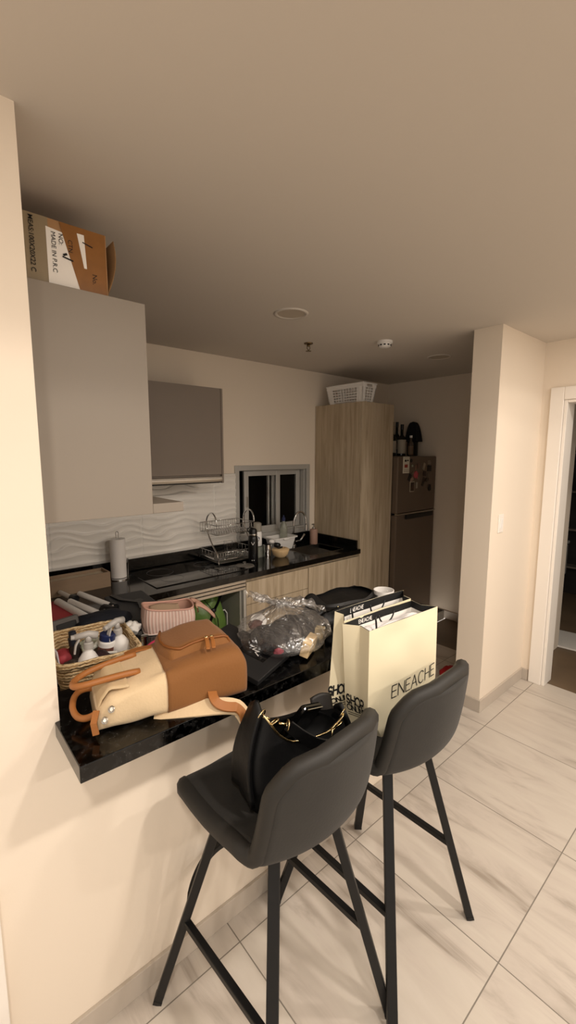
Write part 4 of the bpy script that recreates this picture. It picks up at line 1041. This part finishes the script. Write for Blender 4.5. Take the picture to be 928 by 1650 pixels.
# ------------------------------------------------------------------ SHOPPING BAGS on the second stool
M_bagp = mat('cream_bag_paper', 'E8DDBE', .55, bump=.03, bscale=12)
M_tissue = mat('white_tissue', 'EFEBEA', .8)
def shop_bag(name, label, P, tissue, txt_front, side_txt, seed):
    """P: corner dict of bottom/top points, front-left fl, front-right fr, back-left bl, back-right br; each [bottom, mid, top]"""
    org = P['fl'][0]
    t = thing(name, label, 'shopping bag', org, 0, 'cream paper shopping bags on the second stool')
    V_ = lambda q: Vector(q)-Vector(org)
    def edge(k, v):
        a, m_, c = map(V_, P[k])
        return a.lerp(m_, v/.38) if v < .38 else m_.lerp(c, (v-.38)/.62)
    def front(u, v, e=0):
        p = edge('fl', v).lerp(edge('fr', v), u)
        nrm = (edge('fr', v)-edge('fl', v)).cross(Vector((0, 0, 1))).normalized()
        return p+nrm*(e+.010*math.sin(PI*u)*math.sin(PI*min(1, v*1.1))+.006*noise.noise((u*3, v*4, seed))*math.sin(PI*u))
    def back(u, v): 
        return edge('bl', v).lerp(edge('br', v), u)+Vector((0, .006*noise.noise((u*3, v*4, seed+5))*math.sin(PI*u)+.008*math.sin(PI*u)*v, 0))
    def gus(a_, b_, s_):
        def fn(u, v, e=0):
            p = edge(a_, v).lerp(edge(b_, v), u); d = .022*(v**1.5)*(1-abs(2*u-1))
            return p+Vector((s_*(d-e), 0, 0))
        return fn
    gl_ = gus('fl', 'bl', 1); gr_ = gus('fr', 'br', -1)
    b = B(); b.grid(lambda u, v: front(u, v), 36, 40); b.grid(lambda u, v: back(u, v), 12, 40); b.grid(lambda u, v: gl_(u, v), 8, 40); b.grid(lambda u, v: gr_(u, v), 8, 40)
    b.grid(lambda u, v: front(u, 0).lerp(back(u, 0), v), 6, 4)
    bmesh.ops.remove_doubles(b.bm, verts=b.bm.verts[:], dist=.0008)
    obj('paper_shell', b, M_bagp, t, smooth='auto')
    # inner lining and black top band
    cen = lambda v: (edge('fl', v)+edge('fr', v)+edge('bl', v)+edge('br', v))/4
    def inn(fn, k=.012):
        def g(u, v):
            p = Vector(fn(u, v)); c_ = cen(v); d = (c_-p); d.z = 0
            return p+d.normalized()*.003*(1) if d.length > 1e-5 else p
        return g
    b = B()
    for fn in (front, back, gl_, gr_): b.grid(lambda u, v: inn(fn)(u, .12+.815*v), 10, 10)
    obj('lining', b, M_paper, t, smooth='auto')
    b = B()
    for fn in (front, back, gl_, gr_):
        b.grid(lambda u, v: inn(fn)(u, .935+.065*v), 10, 3)
    obj('black_band', b, M_ink, t)
    b = B()
    def pl_back(x, y): # lettering on the inner black band of the back panel, seen from the front
        w_ = (edge('br', 1)-edge('bl', 1)).length
        p = inn(back)(.21+x/w_, .951+y/.42); c_ = cen(.95); d = (c_-p); d.z = 0
        return p+d.normalized()*.0012
    letters(b, 'ENEACHE', .012, .0020, pl_back, .22)
    lab(obj('band_lettering', b, M_paper, t, normals=False), 'white lettering on black inner band')
    if txt_front:
        b = B(); wf = (edge('fr', .5)-edge('fl', .5)).length
        letters(b, 'ENEACHE', .045, .0036, lambda x, y: front(.30+x/wf, .378+y/.42, .0013), .17)
        lab(obj('front_lettering', b, M_ink, t, normals=False), 'thin black lettering')
    b = B()
    wg = (edge('bl', .5)-edge('fl', .5)).length
    ps = lambda x0, y0: (lambda x, y: gl_(1-(x0+x*(.68 if txt_front else .72))/wg, (y0+y)/.42, .0022))
    letters(b, 'SHOP', .033 if txt_front else .028, .0062, ps(.008 if txt_front else .0, side_txt), .16); letters(b, 'ONLINE', .025 if txt_front else .021, .0045, ps(.008, side_txt-.032), .14)
    for k in range(2): b.mi = 0; b.grid(lambda u, v: ps(.008, side_txt-.045-.010*k)(.10*u, .0028*v), 10, 1)
    obj('side_lettering', b, M_ink, t, normals=False)
    # cord handle
    a_ = inn(back)(.28, .93); c_ = inn(back)(.62, .93); f0 = inn(front)(.2, .97)
    hp = arc(Vector(inn(front)(.06, .99))+Vector((.0, .006, 0)), Vector(front(.06, .8))+Vector((.02, .03, -.05)), Vector(front(.2, .8))+Vector((.03, .04, -.03)), Vector(inn(front)(.24, .99))+Vector((.0, .05, .015)))
    obj('cord_handle', B().tube(hp, .0032, 8), M_black, t, smooth=True)
    hp = arc(Vector(inn(back)(.50, .96)), Vector(inn(back)(.53, .84)), Vector(inn(back)(.70, .84)), Vector(inn(back)(.73, .96)))
    obj('cord_handle', B().tube(hp, .0032, 8), M_black, t, smooth=True)
    if tissue:
        def ts(u, v):
            u = .10+.80*u; p = front(u, .92).lerp(Vector(back(u, .92)), .10+.82*v)
            return p+Vector((0, 0, .035*noise.noise((u*3.5, v*2.5, seed))+.03*math.sin(PI*v)-.02))
        o = obj('tissue_paper', B().grid(ts, 24, 14), M_tissue, None, smooth=True); o.location = org
        tag(o, 'white tissue paper crumpled inside the nearer shopping bag', 'tissue paper')
    return t
shop_bag('shopping_bag', 'nearer large cream paper shopping bag with thin black lettering on the second stool',
         {'fl': [(1.135, .815, .735), (1.045, .812, .885), (1.040, .810, 1.150)], 'fr': [(1.375, .775, .735), (1.400, .782, .90), (1.406, .790, 1.150)],
          'bl': [(1.085, .925, .735), (1.040, .905, .885), (1.021, .905, 1.150)], 'br': [(1.36, .90, .735), (1.385, .895, .90), (1.392, .888, 1.150)]}, True, True, .145, 2.0)
shop_bag('shopping_bag', 'farther cream paper shopping bag half hidden behind the nearer one',
         {'fl': [(1.150, .929, .735), (1.062, .915, .885), (1.035, .911, 1.155)], 'fr': [(1.36, .905, .735), (1.39, .90, .90), (1.395, .895, 1.155)],
          'bl': [(1.05, .948, .735), (1.004, .948, .87), (1.056, .972, 1.165)], 'br': [(1.35, .945, .735), (1.38, .946, .90), (1.42, .945, 1.170)]}, False, False, .17, 5.0)

# ------------------------------------------------------------------ STOOLS
M_suede = mat('charcoal_suede', '282623', .75, bump=.06, bscale=150, var=.14, vscale=9, sheen=.05)
M_pipe = mat('charcoal_piping', '252320', .6)
PROF = [(.225, -.035), (.215, -.008), (.17, .008), (.08, .004), (-.02, .0), (-.115, .0), (-.172, .016), (-.206, .062), (-.222, .13), (-.232, .205), (-.240, .278)]
def cat_(P, t):
    n = len(P)-1; f = min(t*n, n-1e-6); i = int(f); s_ = f-i
    p0 = P[max(i-1, 0)]; p1 = P[i]; p2 = P[i+1]; p3 = P[min(i+2, n)]
    return [.5*((2*p1[q])+(-p0[q]+p2[q])*s_+(2*p0[q]-5*p1[q]+4*p2[q]-p3[q])*s_*s_+(-p0[q]+3*p1[q]-3*p2[q]+p3[q])*s_**3) for q in (0, 1)]
LS = [0.0]; 
for i in range(1, 101):
    a_ = cat_(PROF, (i-1)/100); c_ = cat_(PROF, i/100); LS.append(LS[-1]+math.hypot(a_[0]-c_[0], a_[1]-c_[1]))
LT = LS[-1]
def shell(u, v):
    s_ = 2*u-1
    d = LS[int(v*100)] if v < 1 else LT
    y, z = cat_(PROF, v)
    q = d/LT
    hw = .205+.012*math.sin(PI*min(1, q*1.6))-.02*max(0, (q-.5)/.5)
    r0, r1 = .085, .10
    e0 = d; e1 = LT-d
    if e0 < r0: hw -= r0-math.sqrt(max(0, r0*r0-(r0-e0)**2))
    if e1 < r1: hw -= r1-math.sqrt(max(0, r1*r1-(r1-e1)**2))
    x = hw*s_
    k = abs(s_)**2.2*(hw/.205)**2
    back = sm(min(1, max(0, (q-.42)/.3)))
    y += back*.075*k
    z += (1-back)*.018*k*(q > .05)+.008*k*math.sin(PI*min(1, max(0, (q-.3)/.4)))
    return (x, y, z)
def make_stool(label):
    t = thing('bar_stool', label, 'bar stool', (0, 0, 0), 0, 'bar stools at the black bar')
    ZS = .724
    b = B(); NU, NV = 22, 44
    b.grid(lambda u, v: tuple(Vector(shell(u, v))+Vector((.03, -.01, ZS))), NU, NV)
    obj('seat_shell', b, M_suede, t, smooth=True, solid=.046, subsurf=1, offset=0)
    ring = [shell(0, j/NV) for j in range(NV+1)]+[shell(1, j/NV) for j in range(NV, -1, -1)]
    pts = []
    for p in ring:
        p = Vector(p)+Vector((.03, -.01, ZS))
        if not pts or (p-pts[-1]).length > .006: pts.append(p)
    obj('edge_piping', B().tube(pts, .0235, 10, closed=True), M_pipe, t, smooth=True)
    b = B()
    for s_ in (-1, 1): b.box((.02, s_*.09-.0, .685), (.24, .03, .02)); b.box((.02+s_*.105, 0, .684), (.03, .14, .02))
    obj('seat_frame', b, M_blackmetal, t)
    ft = .245; fy = .262; tp = .112
    def lp(sx, sy, z):
        k = z/.665; return Vector((sx*(ft+(tp-ft)*k)+.02*k, sy*(fy+(tp-fy)*k), z))
    for sx in (-1, 1):
        for sy in (-1, 1):
            a_ = lp(sx, sy, 0); c_ = lp(sx, sy, .70)
            l_ = obj('leg', B().tube([a_, c_], .013, rect=(.031, .026), up=(sx, sy, 0)), M_blackmetal, t, bevel=.003)
            f0 = lp(sx, sy, .012)
            obj('foot_cap', B().tube([a_, f0], .014, rect=(.032, .027), up=(sx, sy, 0)), M_black, l_)
    for sx in (-1, 1):
        obj('side_stretcher', B().tube([lp(sx, -1, .29), lp(sx, 1, .29)], .01, rect=(.02, .02), up=(0, 0, 1)), M_blackmetal, t, bevel=.002)
    p, q = lp(-1, 1, .345), lp(1, 1, .345)
    ap = [p.lerp(q, i/20)+Vector((0, .105*math.sin(PI*i/20)**.8, 0)) for i in range(21)]
    obj('bowed_footrest', B().tube(ap, .01, rect=(.022, .02), up=(0, 0, 1)), M_blackmetal, t, bevel=.002)
    return t
def copy_thing(t, label):
    r = t.copy(); C.objects.link(r); r['label'] = label
    for ch in t.children:
        c_ = ch.copy(); C.objects.link(c_); c_.parent = r
        for g in ch.children:
            d_ = g.copy(); C.objects.link(d_); d_.parent = c_
    return r
s1_ = make_stool('nearer charcoal suede bar stool holding the black handbag')
s1_.location = (.705, .884, 0); s1_.rotation_euler = (0, 0, math.radians(3.5))
s2_ = copy_thing(s1_, 'farther charcoal suede bar stool holding the cream shopping bags')
s2_.location = (1.172, .868, 0); s2_.rotation_euler = (0, 0, math.radians(1.2))

# ------------------------------------------------------------------ HANDBAG on the first stool
hb = thing('handbag', 'black leather hobo handbag with gold clasps sitting on the nearer stool', 'handbag', (.755, .845, .722), math.radians(-9)); hb.location.z = .744; hb.rotation_euler = (0, .10, math.radians(-9))
M_hb = mat('black_leather', '0A0A0B', .5, bump=.1, bscale=60, spec=.3)
M_hbin = mat('black_lining', '060606', .8)
def hbr(f, n=44, e=0):
    z = .195*f
    o = []
    for k in range(n):
        a = 2*PI*k/n; ex = .72
        cx = abs(math.cos(a))**ex*math.copysign(1, math.cos(a)); sy = abs(math.sin(a))**ex*math.copysign(1, math.sin(a))
        hw = .145+.03*math.sin(PI*min(1, f*1.1))-.0*f; hd_ = (.075+.02*math.sin(PI*f*.9))*(1-.35*f)
        x = (hw-e)*cx; y = (hd_-e)*sy
        zz = z+f*f*((.085 if cx < 0 else .02)*abs(cx)**3-.01)-.006*math.sin(a*3)*f
        wr = .006*noise.noise((cx*3, sy*3, f*4))
        o.append((x*(1+wr*4), y+wr, zz))
    return o
obj('body', B().loft([hbr(i/16) for i in range(17)], True, False), M_hb, hb, smooth=True)
obj('lining', B().loft([hbr(f, e=.005) for f in (1, .75, .55)], False, True), M_hbin, hb, smooth=True)
top = hbr(1)
obj('gold_zip', B().tube([Vector(top[k])+Vector((0, -.001, .002)) for k in range(24, 43)], .003, 6), M_gold, hb, smooth=True)
# side ears (folded gusset tabs)
for s_ in (-1, 1):
    def earf(u, v, s_=s_):
        y = (-.06+.12*u)*(1-.55*v); return (s_*(.165+.02*math.sin(PI*v)-.02*v), y, .06+(.235 if s_ < 0 else .165)*v-.02*abs(2*u-1))
    obj('side_tab', B().grid(earf, 10, 12), M_hb, hb, smooth=True, solid=.012)
def ringp(c, r, ax, n=18):
    R_ = Matrix.Rotation(ax[0], 3, 'X') @ Matrix.Rotation(ax[1], 3, 'Z')
    return [Vector(c)+R_ @ Vector((r*math.cos(2*PI*k/n), 0, r*math.sin(2*PI*k/n))) for k in range(n)]
for s_, cx, dz in ((-1, -.14, 0), (1, .14, -.06)):
    r_ = obj('gold_ring', B().tube(ringp((cx, -.02, .262+dz),   .016, (.3, .5)), .0022, 8, closed=True), M_gold, hb, smooth=True)
    cl = B().tube(ringp((cx-s_*.03, -.038, .248+dz), .013, (1.0, .4)), .0023, 8, closed=True)
    cl.tube([(cx-s_*.0, -.025, .262+dz), (cx-s_*.018, -.034, .256+dz)], .003, 8); cl.tube([(cx-s_*.042, -.042, .244+dz), (cx-s_*.06, -.05, .24+dz)], .0033, 8)
    obj('gold_clasp', cl, M_gold, hb, smooth=True)
    obj('gold_ring', B().tube(ringp((cx-s_*.065, -.052, .238+dz), .013, (.2, 1.2)), .0022, 8, closed=True), M_gold, hb, smooth=True)
obj('strap', B().tube(arc((-.075, -.052, .238), (-.02, -.085, .19), (.05, -.09, .15), (.08, -.07, .178)), .01, rect=(.006, .034), up=(0, -.2, 1)), M_hb, hb, bevel=.002)
obj('leather_tag', B().grid(lambda u, v: (.10+.08*u, .06+.03*v, .135+.07*v+.01*math.sin(PI*u)), 8, 8), mat('dark_brown_leather', '15110E', .5), hb, smooth=True, solid=.006)
obj('long_strap', B().tube(arc((.14, -.02, .195), (.19, .02, .10), (.15, .06, .2), (.02, .04, .20))+arc((.02, .04, .2), (-.05, .03, .2), (-.1, .02, .22), (-.13, -.01, .24))[1:], .01, rect=(.018, .004)), M_hb, hb)
# glossy black case poking out of the handbag
o = thing('glasses_case', 'glossy black case standing in the handbag opening', 'case', (.785, .875, .90), .15)
o.rotation_euler = (.5, .35, .2)
obj('case_shell', B().box((0, 0, .035), (.10, .022, .12)), mat('gloss_case', '080808', .12), o, bevel=.008)
obj('bright_edge', B().box((.0, -.0115, .094), (.08, .002, .004)), M_chrome, o)

# ------------------------------------------------------------------ kitchen floor red bag; bathroom
soft('red_bag', 'bright red cloth bag on the kitchen floor beyond the bar end', 'bag', (2.97, 1.53, 0), (.10, .07, .045), mat('bright_red_cloth', 'A01218', .7), 31, .2)
# toilet
t = thing('toilet', 'white toilet in the dark bathroom beyond the doorway', 'toilet', (4.95, 1.63, 0), math.radians(95))
M_cer = mat('white_ceramic', 'D9D6D0', .15)
obj('tank', B().bb((-.19, -.25, .42), (.19, -.09, .76)), M_cer, t, bevel=.02)
obj('tank_lid', B().bb((-.2, -.26, .76), (.2, -.08, .79)), M_cer, t, bevel=.008)
def oval(a, b_, yc, z, n=28): return [(a*math.cos(2*PI*k/n), yc+b_*math.sin(2*PI*k/n), z) for k in range(n)]
obj('bowl', B().loft([oval(.11, .20, .06, 0), oval(.10, .19, .06, .12), oval(.15, .24, .12, .28), oval(.185, .27, .15, .40), oval(.15, .22, .15, .40), oval(.09, .14, .13, .25)]), M_cer, t, smooth='auto')
obj('seat_lid', B().loft([oval(.19, .275, .15, .402), oval(.19, .275, .15, .425), oval(.17, .25, .15, .435)]), M_cer, t, smooth='auto')
obj('flush_button', B().lathe([(.02, .79), (.02, .796), (0, .797)], 14, (0, -.17, 0)), M_chrome, t)
t = tag(obj('bath_mat', B().box((0, 0, .008), (.42, .62, .016)), mat('white_towelling', 'CFCAC2', .95, bump=.6, bscale=120), bevel=.006), 'white bath mat on the brown bathroom floor', 'bath mat'); t.location = (4.42, 1.17, .0); t.rotation_euler = (0, 0, .15)
t = thing('towel_shelf', 'dark metal shelf rack on the bathroom back wall', 'shelf', (5.86, 1.3, 0))
b = B()
for y in (-.5, .5):
    b.tube([(0, y, 0), (0, y, 1.9)], .012, 8); b.tube([(.12, y, 0), (.12, y, 1.9)], .012, 8)
obj('uprights', b, M_steel, t, smooth=True)
for z in (.35, .8, 1.25, 1.7): obj('shelf_board', B().bb((-.02, -.52, z), (.13, .52, z+.02)), M_taupe_d, t)
for k, (y, h_, c, l) in enumerate(((-.1, .11, 'B8B2A8', 'folded pale towel on the bathroom shelf, nearest the door frame'), (-.35, .09, '5A5148', 'folded brown towel on the bathroom shelf'))):
    o = obj('folded_towel', B().box((0, 0, h_/2), (.14, .2, h_)), mat('towel_%d' % k, c, .95), None, bevel=.03); o.location = (5.91, 1.3+y, 1.27); tag(o, l, 'towel', 'towels on the bathroom shelf')
